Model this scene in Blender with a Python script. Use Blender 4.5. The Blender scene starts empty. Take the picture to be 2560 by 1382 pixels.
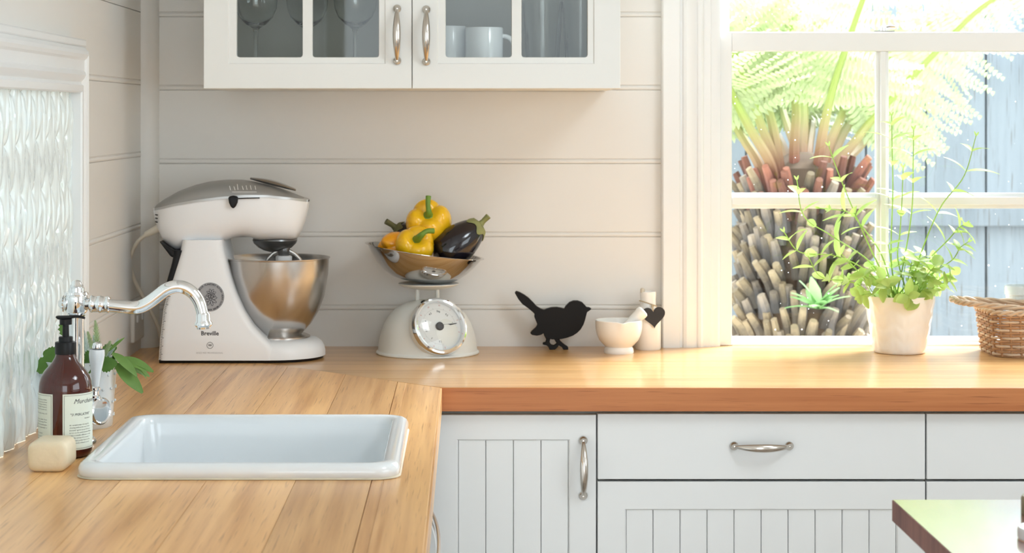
import bpy, bmesh, math, random
from mathutils import Vector, Matrix, Euler, noise

# ------------------------------------------------------------------ camera, sky, lights, exposure
SC = bpy.context.scene
COL = SC.collection
F, CX, CY, ZB, CZ = 5000.0, 1170.0, 285.0, 4.25, 1.3935   # focal length in px, principal point, distance to back wall, eye height
BT = 0.90                                               # worktop height

cam_data = bpy.data.cameras.new('camera')
cam = bpy.data.objects.new('camera', cam_data)
COL.objects.link(cam)
cam.location = (0, -ZB, CZ)
cam.rotation_euler = (math.pi / 2, 0, 0)
cam_data.sensor_width = 36.0
cam_data.lens = F / 2560 * 36.0
cam_data.shift_x = (1280 - CX) / 2560
cam_data.shift_y = (CY - 691) / 2560
cam_data.clip_start = 0.05
cam_data.dof.use_dof = True
cam_data.dof.focus_distance = 3.35
cam_data.dof.aperture_fstop = 9.0
SC.camera = cam

world = bpy.data.worlds.new('overcast_sky')
SC.world = world
world.use_nodes = True
bg = world.node_tree.nodes['Background']
bg.inputs['Color'].default_value = (0.85, 0.94, 1.0, 1)
bg.inputs['Strength'].default_value = 6.0

def area_light(name, loc, rot, sx, sy, power, color):
    d = bpy.data.lights.new(name, 'AREA')
    d.shape = 'RECTANGLE'; d.size = sx; d.size_y = sy; d.energy = power; d.color = color
    o = bpy.data.objects.new(name, d); COL.objects.link(o)
    o.location = loc; o.rotation_euler = rot
    return o
def aim(o, target):
    o.rotation_euler = (Vector(target) - o.location).to_track_quat('-Z', 'Y').to_euler()

# unseen key lamp added at the ceiling, to the right of the camera
key = area_light('key_lamp', (1.45, -2.25, 2.62), (0, 0, 0), 0.50, 0.50, 11.0, (0.87, 0.95, 1.0))
aim(key, (-0.1, -0.4, 1.0))

# hazy sun from behind the garden fence, high and to the right
sun_d = bpy.data.lights.new('sun', 'SUN'); sun_d.energy = 36.0; sun_d.angle = math.radians(36); sun_d.color = (0.95, 0.975, 1.0)
sun = bpy.data.objects.new('sun', sun_d); COL.objects.link(sun)
sun.location = (2, 4, 5); sun.rotation_euler = Vector((-.55, -.52, -.74)).to_track_quat('-Z', 'Y').to_euler()

SC.view_settings.view_transform = 'Standard'
SC.view_settings.look = 'None'
SC.view_settings.gamma = 1.0
SC.view_settings.use_curve_mapping = False
SC.view_settings.exposure = -0.34
SC.cycles.max_bounces = 10
SC.cycles.diffuse_bounces = 5
SC.cycles.transparent_max_bounces = 16
SC.cycles.sample_clamp_indirect = 6.0
SC.cycles.caustics_reflective = False

rnd = random.Random(7)

# ------------------------------------------------------------------ helpers
def at(px, py, Y):
    """point of the photograph carried back to the plane at depth Y (back wall is Y = 0)"""
    Z = ZB + Y
    return Vector(((px - CX) * Z / F, Y, CZ - (py - CY) * Z / F))
def xat(px, Y): return (px - CX) * (ZB + Y) / F
def zat(py, Y): return CZ - (py - CY) * (ZB + Y) / F

ORG = {}
def tag(o, label=None, cat=None, group=None, kind=None):
    if label: o['label'] = label
    if cat: o['category'] = cat
    if group: o['group'] = group
    if kind: o['kind'] = kind
    return o
def thing(name, loc, label=None, cat=None, group=None, kind=None):
    o = bpy.data.objects.new(name, None); COL.objects.link(o)
    o.empty_display_size = 0.02
    o.location = loc; ORG[o.name] = Vector(loc)
    return tag(o, label, cat, group, kind)
def org(o):
    return ORG.get(o.name, Vector((0, 0, 0))) if o else Vector((0, 0, 0))

class MB:
    """collects geometry in world coordinates, builds one mesh object"""
    def __init__(s): s.v = []; s.f = []
    def add(s, vs, fs, M=None):
        b = len(s.v)
        s.v += [tuple(M @ Vector(v)) if M else tuple(v) for v in vs]
        s.f += [tuple(b + i for i in f) for f in fs]
        return s
    def box(s, x0, x1, y0, y1, z0, z1, M=None):
        vs = [(x, y, z) for x in (x0, x1) for y in (y0, y1) for z in (z0, z1)]
        fs = [(0, 1, 3, 2), (4, 6, 7, 5), (0, 4, 5, 1), (2, 3, 7, 6), (0, 2, 6, 4), (1, 5, 7, 3)]
        return s.add(vs, fs, M)
    def prism(s, pts, axis, a, b, M=None):
        """pts 2-D polygon; axis 'x': (y,z), 'y': (x,z), 'z': (x,y)"""
        def p(q, t):
            return {'x': (t, q[0], q[1]), 'y': (q[0], t, q[1]), 'z': (q[0], q[1], t)}[axis]
        n = len(pts)
        vs = [p(q, a) for q in pts] + [p(q, b) for q in pts]
        fs = [tuple(range(n)), tuple(range(2 * n - 1, n - 1, -1))]
        fs += [(i, i + n, (i + 1) % n + n, (i + 1) % n) for i in range(n)]
        return s.add(vs, fs, M)
    def rings(s, rs, cap0=True, cap1=True, closed=False, M=None):
        n = len(rs[0]); vs = [v for r in rs for v in r]; fs = []
        m = len(rs)
        for k in range(m if closed else m - 1):
            k2 = (k + 1) % m
            for i in range(n):
                j = (i + 1) % n
                fs.append((k * n + i, k * n + j, k2 * n + j, k2 * n + i))
        if not closed:
            if cap0: fs.append(tuple(range(n - 1, -1, -1)))
            if cap1: fs.append(tuple((m - 1) * n + i for i in range(n)))
        return s.add(vs, fs, M)
    def lathe(s, prof, c=(0, 0, 0), seg=48, M=None, cap0=True, cap1=True, closed=False):
        rs = [[(c[0] + r * math.cos(2 * math.pi * i / seg), c[1] + r * math.sin(2 * math.pi * i / seg), c[2] + z)
               for i in range(seg)] for r, z in prof]
        return s.rings(rs, cap0 and prof[0][0] > 1e-6 or cap0, cap1, closed, M)
    def tube(s, pts, rad, seg=12, closed=False, M=None):
        pts = [Vector(p) for p in pts]; n = len(pts)
        if not hasattr(rad, '__len__'): rad = [rad] * n
        T = []
        for i in range(n):
            a = pts[(i - 1) % n] if closed or i > 0 else pts[i]
            b = pts[(i + 1) % n] if closed or i < n - 1 else pts[i]
            T.append((b - a).normalized())
        u = T[0].orthogonal().normalized()
        rs = []
        for i in range(n):
            u = (u - T[i] * u.dot(T[i]))
            u = u.normalized() if u.length > 1e-6 else T[i].orthogonal().normalized()
            w = T[i].cross(u)
            rs.append([pts[i] + (u * math.cos(2 * math.pi * k / seg) + w * math.sin(2 * math.pi * k / seg)) * rad[i] for k in range(seg)])
        return s.rings(rs, True, True, closed, M)
    def ball(s, c, rx, ry=None, rz=None, seg=20, rin=12, M=None):
        ry = rx if ry is None else ry; rz = rx if rz is None else rz
        rs = []
        for k in range(rin + 1):
            a = -math.pi / 2 + math.pi * k / rin
            cr = max(math.cos(a), 1e-4)
            rs.append([(c[0] + rx * cr * math.cos(2 * math.pi * i / seg), c[1] + ry * cr * math.sin(2 * math.pi * i / seg), c[2] + rz * math.sin(a)) for i in range(seg)])
        return s.rings(rs, True, True, False, M)
    def mesh(s, name, mat=None, ang=38, o=None, smooth=True):
        me = bpy.data.meshes.new(name)
        vs = [Vector(v) - o for v in s.v] if o is not None else s.v
        me.from_pydata([tuple(v) for v in vs], [], s.f)
        bm = bmesh.new(); bm.from_mesh(me)
        bmesh.ops.remove_doubles(bm, verts=bm.verts, dist=1e-6)
        bmesh.ops.recalc_face_normals(bm, faces=bm.faces)
        bm.to_mesh(me); bm.free()
        if smooth:
            me.polygons.foreach_set('use_smooth', [True] * len(me.polygons))
            me.set_sharp_from_angle(angle=math.radians(ang))
        if mat: me.materials.append(mat)
        me.update()
        return me
    def build(s, name, mat, parent=None, ang=38, bevel=0, bseg=2, sub=0, local=False, smooth=True):
        o_ = org(parent) if (parent and not local) else None
        me = s.mesh(name, mat, ang, o_, smooth)
        ob = bpy.data.objects.new(name, me); COL.objects.link(ob)
        if parent:
            ob.parent = parent; ORG[ob.name] = org(parent)
        if bevel:
            m = ob.modifiers.new('bevel', 'BEVEL'); m.width = bevel; m.segments = bseg
            m.limit_method = 'ANGLE'; m.angle_limit = math.radians(35); m.harden_normals = False
        if sub:
            m = ob.modifiers.new('sub', 'SUBSURF'); m.levels = sub; m.render_levels = sub
        return ob

def inst(name, me, parent, loc=(0, 0, 0), rot=(0, 0, 0), scale=(1, 1, 1), M=None):
    ob = bpy.data.objects.new(name, me); COL.objects.link(ob)
    ob.parent = parent
    if M is not None: ob.matrix_basis = M
    else:
        ob.location = loc; ob.rotation_euler = rot; ob.scale = scale
    ORG[ob.name] = org(parent)
    return ob
def copy_tree(o, parent=None, label=None):
    c = o.copy(); COL.objects.link(c); c.parent = parent
    if label: c['label'] = label
    for ch in list(o.children): copy_tree(ch, c)
    return c
def rrect(x0, x1, y0, y1, r, n=5):
    pts = []
    for cx, cy, a0 in ((x1 - r, y1 - r, 0), (x0 + r, y1 - r, 90), (x0 + r, y0 + r, 180), (x1 - r, y0 + r, 270)):
        for k in range(n + 1):
            a = math.radians(a0 + 90 * k / n)
            pts.append((cx + r * math.cos(a), cy + r * math.sin(a)))
    return pts
def interp(tab, x):
    if x <= tab[0][0]: return tab[0][1]
    for (a, b), (c, d) in zip(tab, tab[1:]):
        if x <= c: return b + (d - b) * (x - a) / (c - a)
    return tab[-1][1]
def spline(pts, n=8):
    """Catmull-Rom through 3-D points"""
    P = [Vector(p) for p in pts]; P = [2 * P[0] - P[1]] + P + [2 * P[-1] - P[-2]]
    out = []
    for i in range(1, len(P) - 2):
        for k in range(n):
            t = k / n; a, b, c, d = P[i - 1:i + 3]
            out.append(0.5 * (2 * b + (c - a) * t + (2 * a - 5 * b + 4 * c - d) * t * t + (3 * b - a - 3 * c + d) * t ** 3))
    out.append(P[-2]); return out
def frame(origin, zdir, xdir=None):
    z = Vector(zdir).normalized()
    x = Vector(xdir) if xdir is not None else z.orthogonal()
    x = (x - z * x.dot(z)).normalized(); y = z.cross(x)
    M = Matrix((x, y, z)).transposed().to_4x4(); M.translation = Vector(origin)
    return M
def text_mesh(body, size, bold=0.0, shear=0.0, align='CENTER', res=2):
    """outline letters as a flat list of verts/faces in the xy plane"""
    cu = bpy.data.curves.new('lettering', 'FONT'); cu.body = body; cu.size = size
    cu.align_x = align; cu.resolution_u = res; cu.offset = bold; cu.shear = shear
    ob = bpy.data.objects.new('lettering', cu); COL.objects.link(ob)
    dg = bpy.context.evaluated_depsgraph_get(); dg.update()
    ev = ob.evaluated_get(dg); me = ev.to_mesh()
    vs = [tuple(v.co) for v in me.vertices]; fs = [tuple(p.vertices) for p in me.polygons]
    ev.to_mesh_clear(); bpy.data.objects.remove(ob); bpy.data.curves.remove(cu)
    return vs, fs

# ------------------------------------------------------------------ materials
MATS = {}
def pm(name, col, rough=0.5, metal=0.0, var=0.04, vscale=6.0, bump=0.0, bscale=60.0, coat=0.0, trans=0.0, ior=1.45, spec=0.5, sss=0.0, rvar=0.0, transl=0.0):
    """principled material with procedural colour and relief variation"""
    if name in MATS: return MATS[name]
    m = bpy.data.materials.new(name); m.use_nodes = True; MATS[name] = m
    nt = m.node_tree; b = nt.nodes['Principled BSDF']
    tc = nt.nodes.new('ShaderNodeTexCoord')
    nz = nt.nodes.new('ShaderNodeTexNoise'); nz.inputs['Scale'].default_value = vscale; nz.inputs['Detail'].default_value = 4
    nt.links.new(tc.outputs['Object'], nz.inputs['Vector'])
    mx = nt.nodes.new('ShaderNodeMix'); mx.data_type = 'RGBA'
    mx.inputs[6].default_value = tuple(max(0, c * (1 - var)) for c in col) + (1,)
    mx.inputs[7].default_value = tuple(min(1, c * (1 + var)) for c in col) + (1,)
    nt.links.new(nz.outputs['Fac'], mx.inputs[0])
    nt.links.new(mx.outputs[2], b.inputs['Base Color'])
    b.inputs['Roughness'].default_value = rough; b.inputs['Metallic'].default_value = metal
    b.inputs['IOR'].default_value = ior; b.inputs['Specular IOR Level'].default_value = spec
    b.inputs['Coat Weight'].default_value = coat; b.inputs['Coat Roughness'].default_value = 0.06
    b.inputs['Transmission Weight'].default_value = trans
    if sss:
        b.inputs['Subsurface Weight'].default_value = sss; b.inputs['Subsurface Radius'].default_value = (0.02, 0.012, 0.006)
        b.inputs['Subsurface Scale'].default_value = 0.5
    if rvar:
        mr = nt.nodes.new('ShaderNodeMapRange'); mr.inputs[3].default_value = max(0.02, rough - rvar); mr.inputs[4].default_value = rough + rvar
        n2 = nt.nodes.new('ShaderNodeTexNoise'); n2.inputs['Scale'].default_value = vscale * 3
        nt.links.new(tc.outputs['Object'], n2.inputs['Vector'])
        nt.links.new(n2.outputs['Fac'], mr.inputs[0]); nt.links.new(mr.outputs[0], b.inputs['Roughness'])
    if bump:
        n3 = nt.nodes.new('ShaderNodeTexNoise'); n3.inputs['Scale'].default_value = bscale; n3.inputs['Detail'].default_value = 3
        nt.links.new(tc.outputs['Object'], n3.inputs['Vector'])
        bp = nt.nodes.new('ShaderNodeBump'); bp.inputs['Strength'].default_value = bump; bp.inputs['Distance'].default_value = 0.002
        nt.links.new(n3.outputs['Fac'], bp.inputs['Height']); nt.links.new(bp.outputs[0], b.inputs['Normal'])
    if transl:
        tr = nt.nodes.new('ShaderNodeBsdfTranslucent'); nt.links.new(mx.outputs[2], tr.inputs['Color'])
        ms = nt.nodes.new('ShaderNodeMixShader'); ms.inputs[0].default_value = transl
        nt.links.new(b.outputs[0], ms.inputs[1]); nt.links.new(tr.outputs[0], ms.inputs[2])
        nt.links.new(ms.outputs[0], nt.nodes['Material Output'].inputs[0])
    return m

def wood(name, light, dark, axis, rough=0.25, spread=0.12, coat=0.0, grain=26.0):
    m = bpy.data.materials.new(name); m.use_nodes = True; MATS[name] = m
    nt = m.node_tree; b = nt.nodes['Principled BSDF']; L = nt.links
    tc = nt.nodes.new('ShaderNodeTexCoord'); oi = nt.nodes.new('ShaderNodeObjectInfo')
    off = nt.nodes.new('ShaderNodeVectorMath'); off.operation = 'SCALE'; off.inputs[0].default_value = (7.3, 5.1, 9.7)
    L.new(oi.outputs['Random'], off.inputs['Scale'])
    ad = nt.nodes.new('ShaderNodeVectorMath'); ad.operation = 'ADD'
    L.new(tc.outputs['Object'], ad.inputs[0]); L.new(off.outputs[0], ad.inputs[1])
    def stretched(lo, hi, detail, dist):
        mp = nt.nodes.new('ShaderNodeMapping')
        mp.inputs['Scale'].default_value = tuple(lo if k == axis else hi for k in range(3))
        L.new(ad.outputs[0], mp.inputs['Vector'])
        n = nt.nodes.new('ShaderNodeTexNoise'); n.inputs['Scale'].default_value = 1.0; n.inputs['Detail'].default_value = detail
        n.inputs['Distortion'].default_value = dist
        L.new(mp.outputs[0], n.inputs['Vector']); return n
    a = stretched(1.1, grain, 5, 0.6); c = stretched(3.0, grain * 5, 3, 0.1); d = stretched(9.0, grain * 14, 2, 0.0)
    rp = nt.nodes.new('ShaderNodeValToRGB'); e = rp.color_ramp.elements
    e[0].position = 0.34; e[0].color = dark + (1,); e[1].position = 0.62; e[1].color = light + (1,)
    mid = rp.color_ramp.elements.new(0.48); mid.color = tuple((x * 0.45 + y * 0.55) for x, y in zip(dark, light)) + (1,)
    sm = nt.nodes.new('ShaderNodeMath'); sm.operation = 'MULTIPLY_ADD'; sm.inputs[1].default_value = 0.35
    L.new(c.outputs['Fac'], sm.inputs[0])
    s2 = nt.nodes.new('ShaderNodeMath'); s2.operation = 'MULTIPLY_ADD'; s2.inputs[1].default_value = 0.65; s2.inputs[2].default_value = 0.0
    L.new(a.outputs['Fac'], s2.inputs[0]); L.new(s2.outputs[0], sm.inputs[2])
    L.new(sm.outputs[0], rp.inputs['Fac'])
    # dark pores
    pr = nt.nodes.new('ShaderNodeValToRGB'); pr.color_ramp.elements[0].position = 0.28; pr.color_ramp.elements[0].color = (0.55, 0.45, 0.38, 1)
    pr.color_ramp.elements[1].position = 0.40; pr.color_ramp.elements[1].color = (1, 1, 1, 1)
    L.new(d.outputs['Fac'], pr.inputs['Fac'])
    mu = nt.nodes.new('ShaderNodeMix'); mu.data_type = 'RGBA'; mu.blend_type = 'MULTIPLY'; mu.inputs[0].default_value = 0.8
    L.new(rp.outputs[0], mu.inputs[6]); L.new(pr.outputs[0], mu.inputs[7])
    hs = nt.nodes.new('ShaderNodeHueSaturation')
    mr = nt.nodes.new('ShaderNodeMapRange'); mr.inputs[3].default_value = 1 - spread; mr.inputs[4].default_value = 1 + spread
    L.new(oi.outputs['Random'], mr.inputs[0]); L.new(mr.outputs[0], hs.inputs['Value']); L.new(mu.outputs[2], hs.inputs['Color'])
    L.new(hs.outputs[0], b.inputs['Base Color'])
    b.inputs['Roughness'].default_value = rough; b.inputs['Coat Weight'].default_value = coat; b.inputs['Coat Roughness'].default_value = 0.12
    bp = nt.nodes.new('ShaderNodeBump'); bp.inputs['Strength'].default_value = 0.12; bp.inputs['Distance'].default_value = 0.0006
    L.new(sm.outputs[0], bp.inputs['Height']); L.new(bp.outputs[0], b.inputs['Normal'])
    return m

def thin_glass(name, tint=(1, 1, 1), refl=1.0, specks=0.0):
    m = bpy.data.materials.new(name); m.use_nodes = True; MATS[name] = m
    nt = m.node_tree; nt.nodes.remove(nt.nodes['Principled BSDF']); L = nt.links
    out = nt.nodes['Material Output']
    t = nt.nodes.new('ShaderNodeBsdfTransparent'); t.inputs[0].default_value = tint + (1,)
    g = nt.nodes.new('ShaderNodeBsdfGlossy'); g.inputs['Roughness'].default_value = 0.02
    lw = nt.nodes.new('ShaderNodeLayerWeight'); lw.inputs['Blend'].default_value = 0.5     # Facing = 1 - |N.I|, the same for both faces of the sheet
    p5 = nt.nodes.new('ShaderNodeMath'); p5.operation = 'POWER'; p5.inputs[1].default_value = 5.0; L.new(lw.outputs['Facing'], p5.inputs[0])
    fr = nt.nodes.new('ShaderNodeMath'); fr.operation = 'MULTIPLY_ADD'; fr.inputs[1].default_value = 0.96; fr.inputs[2].default_value = 0.04; L.new(p5.outputs[0], fr.inputs[0])
    mu = nt.nodes.new('ShaderNodeMath'); mu.operation = 'MULTIPLY'; mu.inputs[1].default_value = refl
    L.new(fr.outputs[0], mu.inputs[0])
    ms = nt.nodes.new('ShaderNodeMixShader'); L.new(mu.outputs[0], ms.inputs[0]); L.new(t.outputs[0], ms.inputs[1]); L.new(g.outputs[0], ms.inputs[2])
    last = ms
    if specks:
        tc = nt.nodes.new('ShaderNodeTexCoord')
        vo = nt.nodes.new('ShaderNodeTexVoronoi'); vo.inputs['Scale'].default_value = 70.0; vo.inputs['Randomness'].default_value = 1.0
        L.new(tc.outputs['Object'], vo.inputs['Vector'])
        # only some cells carry a dried droplet
        sp = nt.nodes.new('ShaderNodeSeparateColor'); L.new(vo.outputs['Color'], sp.inputs[0])
        th = nt.nodes.new('ShaderNodeMath'); th.operation = 'MULTIPLY'; th.inputs[1].default_value = 0.12
        pw = nt.nodes.new('ShaderNodeMath'); pw.operation = 'POWER'; pw.inputs[1].default_value = 4.5
        L.new(sp.outputs[0], pw.inputs[0]); L.new(pw.outputs[0], th.inputs[0])
        lt = nt.nodes.new('ShaderNodeMath'); lt.operation = 'LESS_THAN'; L.new(vo.outputs['Distance'], lt.inputs[0]); L.new(th.outputs[0], lt.inputs[1])
        mz = nt.nodes.new('ShaderNodeMath'); mz.operation = 'MULTIPLY'; mz.inputs[1].default_value = specks
        L.new(lt.outputs[0], mz.inputs[0])
        df = nt.nodes.new('ShaderNodeBsdfTranslucent'); df.inputs[0].default_value = (0.95, 0.95, 0.95, 1)
        m2 = nt.nodes.new('ShaderNodeMixShader'); L.new(mz.outputs[0], m2.inputs[0]); L.new(ms.outputs[0], m2.inputs[1]); L.new(df.outputs[0], m2.inputs[2])
        last = m2
    L.new(last.outputs[0], out.inputs[0])
    return m

WALL = pm('cream_wall_paint', (0.775, 0.757, 0.72), 0.42, var=0.015, vscale=3, bump=0.06, bscale=40)
WALL_L = WALL
TRIM = pm('white_trim_paint', (0.80, 0.81, 0.805), 0.3, var=0.01)
CABU = pm('warm_white_lacquer', (0.80, 0.80, 0.765), 0.35, var=0.01)
CABL = pm('cool_white_lacquer', (0.755, 0.765, 0.76), 0.38, var=0.01)
CARC = pm('cabinet_carcass', (0.42, 0.42, 0.40), 0.6, var=0.03)
INSIDE = pm('cabinet_lining', (0.58, 0.58, 0.53), 0.6, var=0.03)
NICKEL = pm('brushed_nickel', (0.62, 0.58, 0.53), 0.22, 1.0, var=0.08, vscale=20)
CHROME = pm('polished_chrome', (0.86, 0.88, 0.90), 0.05, 1.0, var=0.01)
STEEL = pm('brushed_steel', (0.60, 0.58, 0.56), 0.24, 1.0, var=0.05, vscale=12, rvar=0.05)
MIRROR_STEEL = pm('polished_steel', (0.56, 0.545, 0.53), 0.07, 1.0, var=0.02)
CERAM = pm('white_ceramic_glaze', (0.72, 0.76, 0.785), 0.12, var=0.01, coat=0.3)
CERAMW = pm('warm_white_ceramic', (0.86, 0.84, 0.80), 0.25, var=0.02, coat=0.2)
ENAMEL = pm('cream_enamel', (0.80, 0.81, 0.77), 0.28, var=0.015)
PLASTIC = pm('white_appliance_plastic', (0.87, 0.88, 0.89), 0.3, var=0.01)
GREYP = pm('grey_appliance_plastic', (0.33, 0.325, 0.31), 0.38, 0.3, var=0.05)
DARKM = pm('dark_gunmetal', (0.20, 0.20, 0.20), 0.28, 0.8, var=0.05)
BLACK = pm('black_plastic', (0.008, 0.008, 0.009), 0.4, spec=0.3, var=0.2)
INK = pm('dark_print', (0.05, 0.05, 0.06), 0.6, var=0.1)
INKG = pm('grey_print', (0.45, 0.45, 0.46), 0.6, var=0.1)
INKR = pm('red_print', (0.55, 0.10, 0.08), 0.6, var=0.1)
SILVERP = pm('silver_print', (0.36, 0.36, 0.37), 0.45, 0.2, var=0.08, vscale=40)
BIRD = pm('black_painted_wood', (0.009, 0.008, 0.008), 0.6, spec=0.25, var=0.3, bump=0.1, bscale=90)
SLATE = pm('black_chalkboard', (0.03, 0.03, 0.032), 0.7, var=0.2, vscale=30)
WOODX = wood('oak_grain_across', (0.74, 0.44, 0.18), (0.54, 0.27, 0.085), 0, coat=0.4, rough=0.3)
WOODY = wood('oak_grain_lengthwise', (0.82, 0.49, 0.205), (0.52, 0.25, 0.08), 1, coat=0.08, rough=0.3)
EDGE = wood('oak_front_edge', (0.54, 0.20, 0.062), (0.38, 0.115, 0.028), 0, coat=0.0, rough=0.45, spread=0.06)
ISLW = wood('dark_red_timber', (0.25, 0.10, 0.075), (0.12, 0.04, 0.03), 2, rough=0.22, spread=0.02, coat=1.0, grain=20)
ISLE = wood('dark_red_timber_edge', (0.24, 0.10, 0.075), (0.12, 0.04, 0.03), 2, rough=0.6, spread=0.02, grain=20)
FLOORW = wood('floor_timber', (0.36, 0.30, 0.24), (0.24, 0.19, 0.15), 0)
PANE = thin_glass('window_glass', (0.97, 0.98, 0.98), 0.9, specks=0.75)
PANEC = thin_glass('cabinet_glass', (0.98, 0.99, 0.98), 0.6)
WINEG = pm('drinking_glass', (0.95, 0.98, 0.97), 0.01, trans=1.0, ior=1.38, var=0.0)

# ------------------------------------------------------------------ room shell
XL = -0.69                       # face of the left wall
XR, YR, ZC = 2.60, -6.2, 2.70    # right wall, rear wall, ceiling
WX0, WX1, WZ1 = 0.530, 1.240, 2.20   # opening of the back window (sits on the worktop)
LWY0, LWY1, LWZ1 = -0.848, -2.05, 1.430  # opening of the left window

fl = MB().box(XL - .15, XR + .15, YR - .15, .15, -.08, 0).build('floor', FLOORW); tag(fl, kind='structure')
ce = MB()
ce.box(XL - .15, 1.00, YR - .15, .15, ZC, ZC + .12); ce.box(1.90, XR + .15, YR - .15, .15, ZC, ZC + .12)
ce.box(1.00, 1.90, YR - .15, -2.70, ZC, ZC + .12); ce.box(1.00, 1.90, -1.80, .15, ZC, ZC + .12)
tag(ce.build('ceiling', TRIM), kind='structure')
wr = MB(); RW0, RW1 = -4.6, -2.3     # unseen opening added to brighten the left wall
wr.box(XR, XR + .12, YR, RW0, 0, ZC); wr.box(XR, XR + .12, RW1, .14, 0, ZC); wr.box(XR, XR + .12, RW0, RW1, 0, 1.0); wr.box(XR, XR + .12, RW0, RW1, 2.15, ZC)
wr = wr.build('wall_right', WALL); tag(wr, kind='structure')
wq = MB()   # rear wall; unseen opening sized and placed to let in fill light
wq.box(XL, XR, YR - .12, YR, 2.25, ZC); wq.box(XL, -.60, YR - .12, YR, 0, 2.25); wq.box(1.05, XR, YR - .12, YR, 0, 2.25)
tag(wq.build('wall_rear', WALL), kind='structure')

# back wall: masonry core with horizontal beaded boards fixed on it
wb = MB()
wb.box(XL - .12, WX0, .004, .14, 0, ZC); wb.box(WX1, 1.36, .004, .14, 0, ZC); wb.box(2.07, XR, .004, .14, 0, ZC); wb.box(1.36, 2.07, .004, .14, 0, BT - .05); wb.box(1.36, 2.07, .004, .14, WZ1, ZC)
wb.box(WX0, WX1, .004, .14, 0, BT - .05); wb.box(WX0, WX1, .004, .14, WZ1, ZC)
wall_b = wb.build('wall_back', WALL); tag(wall_b, kind='structure')
def board_profile(z0, z1):
    """y (depth, face at 0) / z profile: plain board with a round bead along its lower edge"""
    g = 0.0035
    return [(0.004, z0), (0.0005, z0 + .0006), (-0.0006, z0 + .0025), (-0.0009, z0 + .0045), (-0.0006, z0 + .0065), (0.0003, z0 + .0082),
            (g * .7, z0 + .0090), (g * .6, z0 + .0100), (0.0, z0 + .0115), (0.0, z1 - .0012), (0.0016, z1), (0.004, z1)]
ZG = [0.900 - .071, 0.9838, 1.1385, 1.294, 1.4505, 1.606, 1.7615, 1.917]
for a, b in zip(ZG, ZG[1:]):
    MB().prism([(y, z - .006) for y, z in board_profile(a, b)], 'x', XL, WX0 - .03).build('board', WALL, wall_b, ang=25)

# left wall
wl = MB()
xl = XL - .004
wl.box(xl - .12, xl, LWY0, .004, 0, ZC); wl.box(xl - .12, xl, YR, LWY1, 0, ZC)
wl.box(xl - .12, xl, LWY1, LWY0, 0, BT - .05); wl.box(xl - .12, xl, LWY1, LWY0, LWZ1, ZC)
wall_l = wl.build('wall_left', WALL_L); tag(wall_l, kind='structure')
ZL = [0.905 - .052, 1.006, 1.157, 1.308, 1.459, 1.612]
for a, b in zip(ZL, ZL[1:]):
    y0 = -.775 if b < 1.47 else -2.3
    MB().prism([(XL - y - .0, z - .004) for y, z in board_profile(a, b)], 'y', y0 if a < 1.45 else -2.3, 0.0).build('board', WALL_L, wall_l, ang=25)
MB().box(xl, XL, -2.3, 0, ZL[-1] - .003, ZL[-1] + .15).build('board', WALL_L, wall_l)
# quarter-round moulding in the corner
q = [(XL - .001, .001)] + [(XL + .034 * math.cos(a), -.034 * math.sin(a)) for a in [math.pi / 2 * k / 8 for k in range(9)]]
tr = MB().prism(q, 'z', BT, ZC).build('trim_1', WALL, ang=30); tag(tr, kind='structure')

# ------------------------------------------------------------------ back window: double-hung sash
win = thing('window_1', (WX0, 0, BT), kind='structure')
def casing(name, parent, face_pts, z0, z1):
    return MB().prism(face_pts, 'z', z0, z1).build(name, TRIM, parent, ang=25)
c0, c1 = 0.410, 0.530
prof = [(c0, .004), (c0, -.024), (c0 + .003, -.027), (c0 + .037, -.027), (c0 + .039, -.020), (c0 + .043, -.019), (c0 + .046, -.024), (c0 + .052, -.026),
        (c0 + .066, -.022), (c0 + .074, -.016), (c0 + .077, -.020), (c0 + .083, -.021), (c0 + .087, -.017), (c0 + .090, -.012), (c0 + .104, -.012), (c0 + .106, -.006), (c0 + .120, -.006), (c0 + .120, .004)]
casing('casing', win, prof, BT, WZ1 + .12)
casing('casing', win, [(WX0 + WX1 - x, y) for x, y in prof], BT, WZ1 + .12)
MB().box(WX0, WX1, -.02, .004, WZ1, WZ1 + .12).build('casing', TRIM, win, bevel=.004)
for x0, x1 in ((WX0, WX0 + .006), (WX1 - .006, WX1)):
    MB().box(x0, x1, .0, .14, BT, WZ1).build('jamb', TRIM, win)
MB().box(WX0, WX1, .075, .16, BT - .05, BT + .004).build('outer_sill', TRIM, win)
SY0, SY1 = .012, .046            # lower sash
GX0, GX1 = xat(1827, .03), 1.2095
MX0, MX1 = xat(2189, .03), xat(2221, .03)
RZ0, RZ1 = zat(128, SY0), zat(80, SY0)
lower = MB(); lower.box(WX0 + .006, GX0, SY0, SY1, BT, RZ1); lower.box(GX1, WX1 - .006, SY0, SY1, BT, RZ1)
lower.box(GX0, GX1, SY0, SY1, RZ0, RZ1); lower.box(GX0, GX1, SY0, SY1, BT - .03, BT + .004)
sash = lower.build('lower_sash', TRIM, win, bevel=.002)
def muntin(x0, x1, z0, z1, vertical):
    m = MB(); e = .008
    if vertical:
        m.box(x0, x1, .026, .040, z0, z1); m.box(x0 + e, x1 - e, .014, .044, z0, z1)
    else:
        m.box(x0, x1, .026, .040, z0, z1); m.box(x0, x1, .014, .044, z0 + e, z1 - e)
    return m
HZ1, HZ0 = zat(482, .03), zat(521, .03)
muntin(MX0, MX1, BT, RZ0, True).build('muntin', TRIM, sash, bevel=.0015)
muntin(GX0, MX0, HZ0, HZ1, False).build('muntin', TRIM, sash, bevel=.0015)
muntin(MX1, GX1, HZ0, HZ1, False).build('muntin', TRIM, sash, bevel=.0015)
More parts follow.
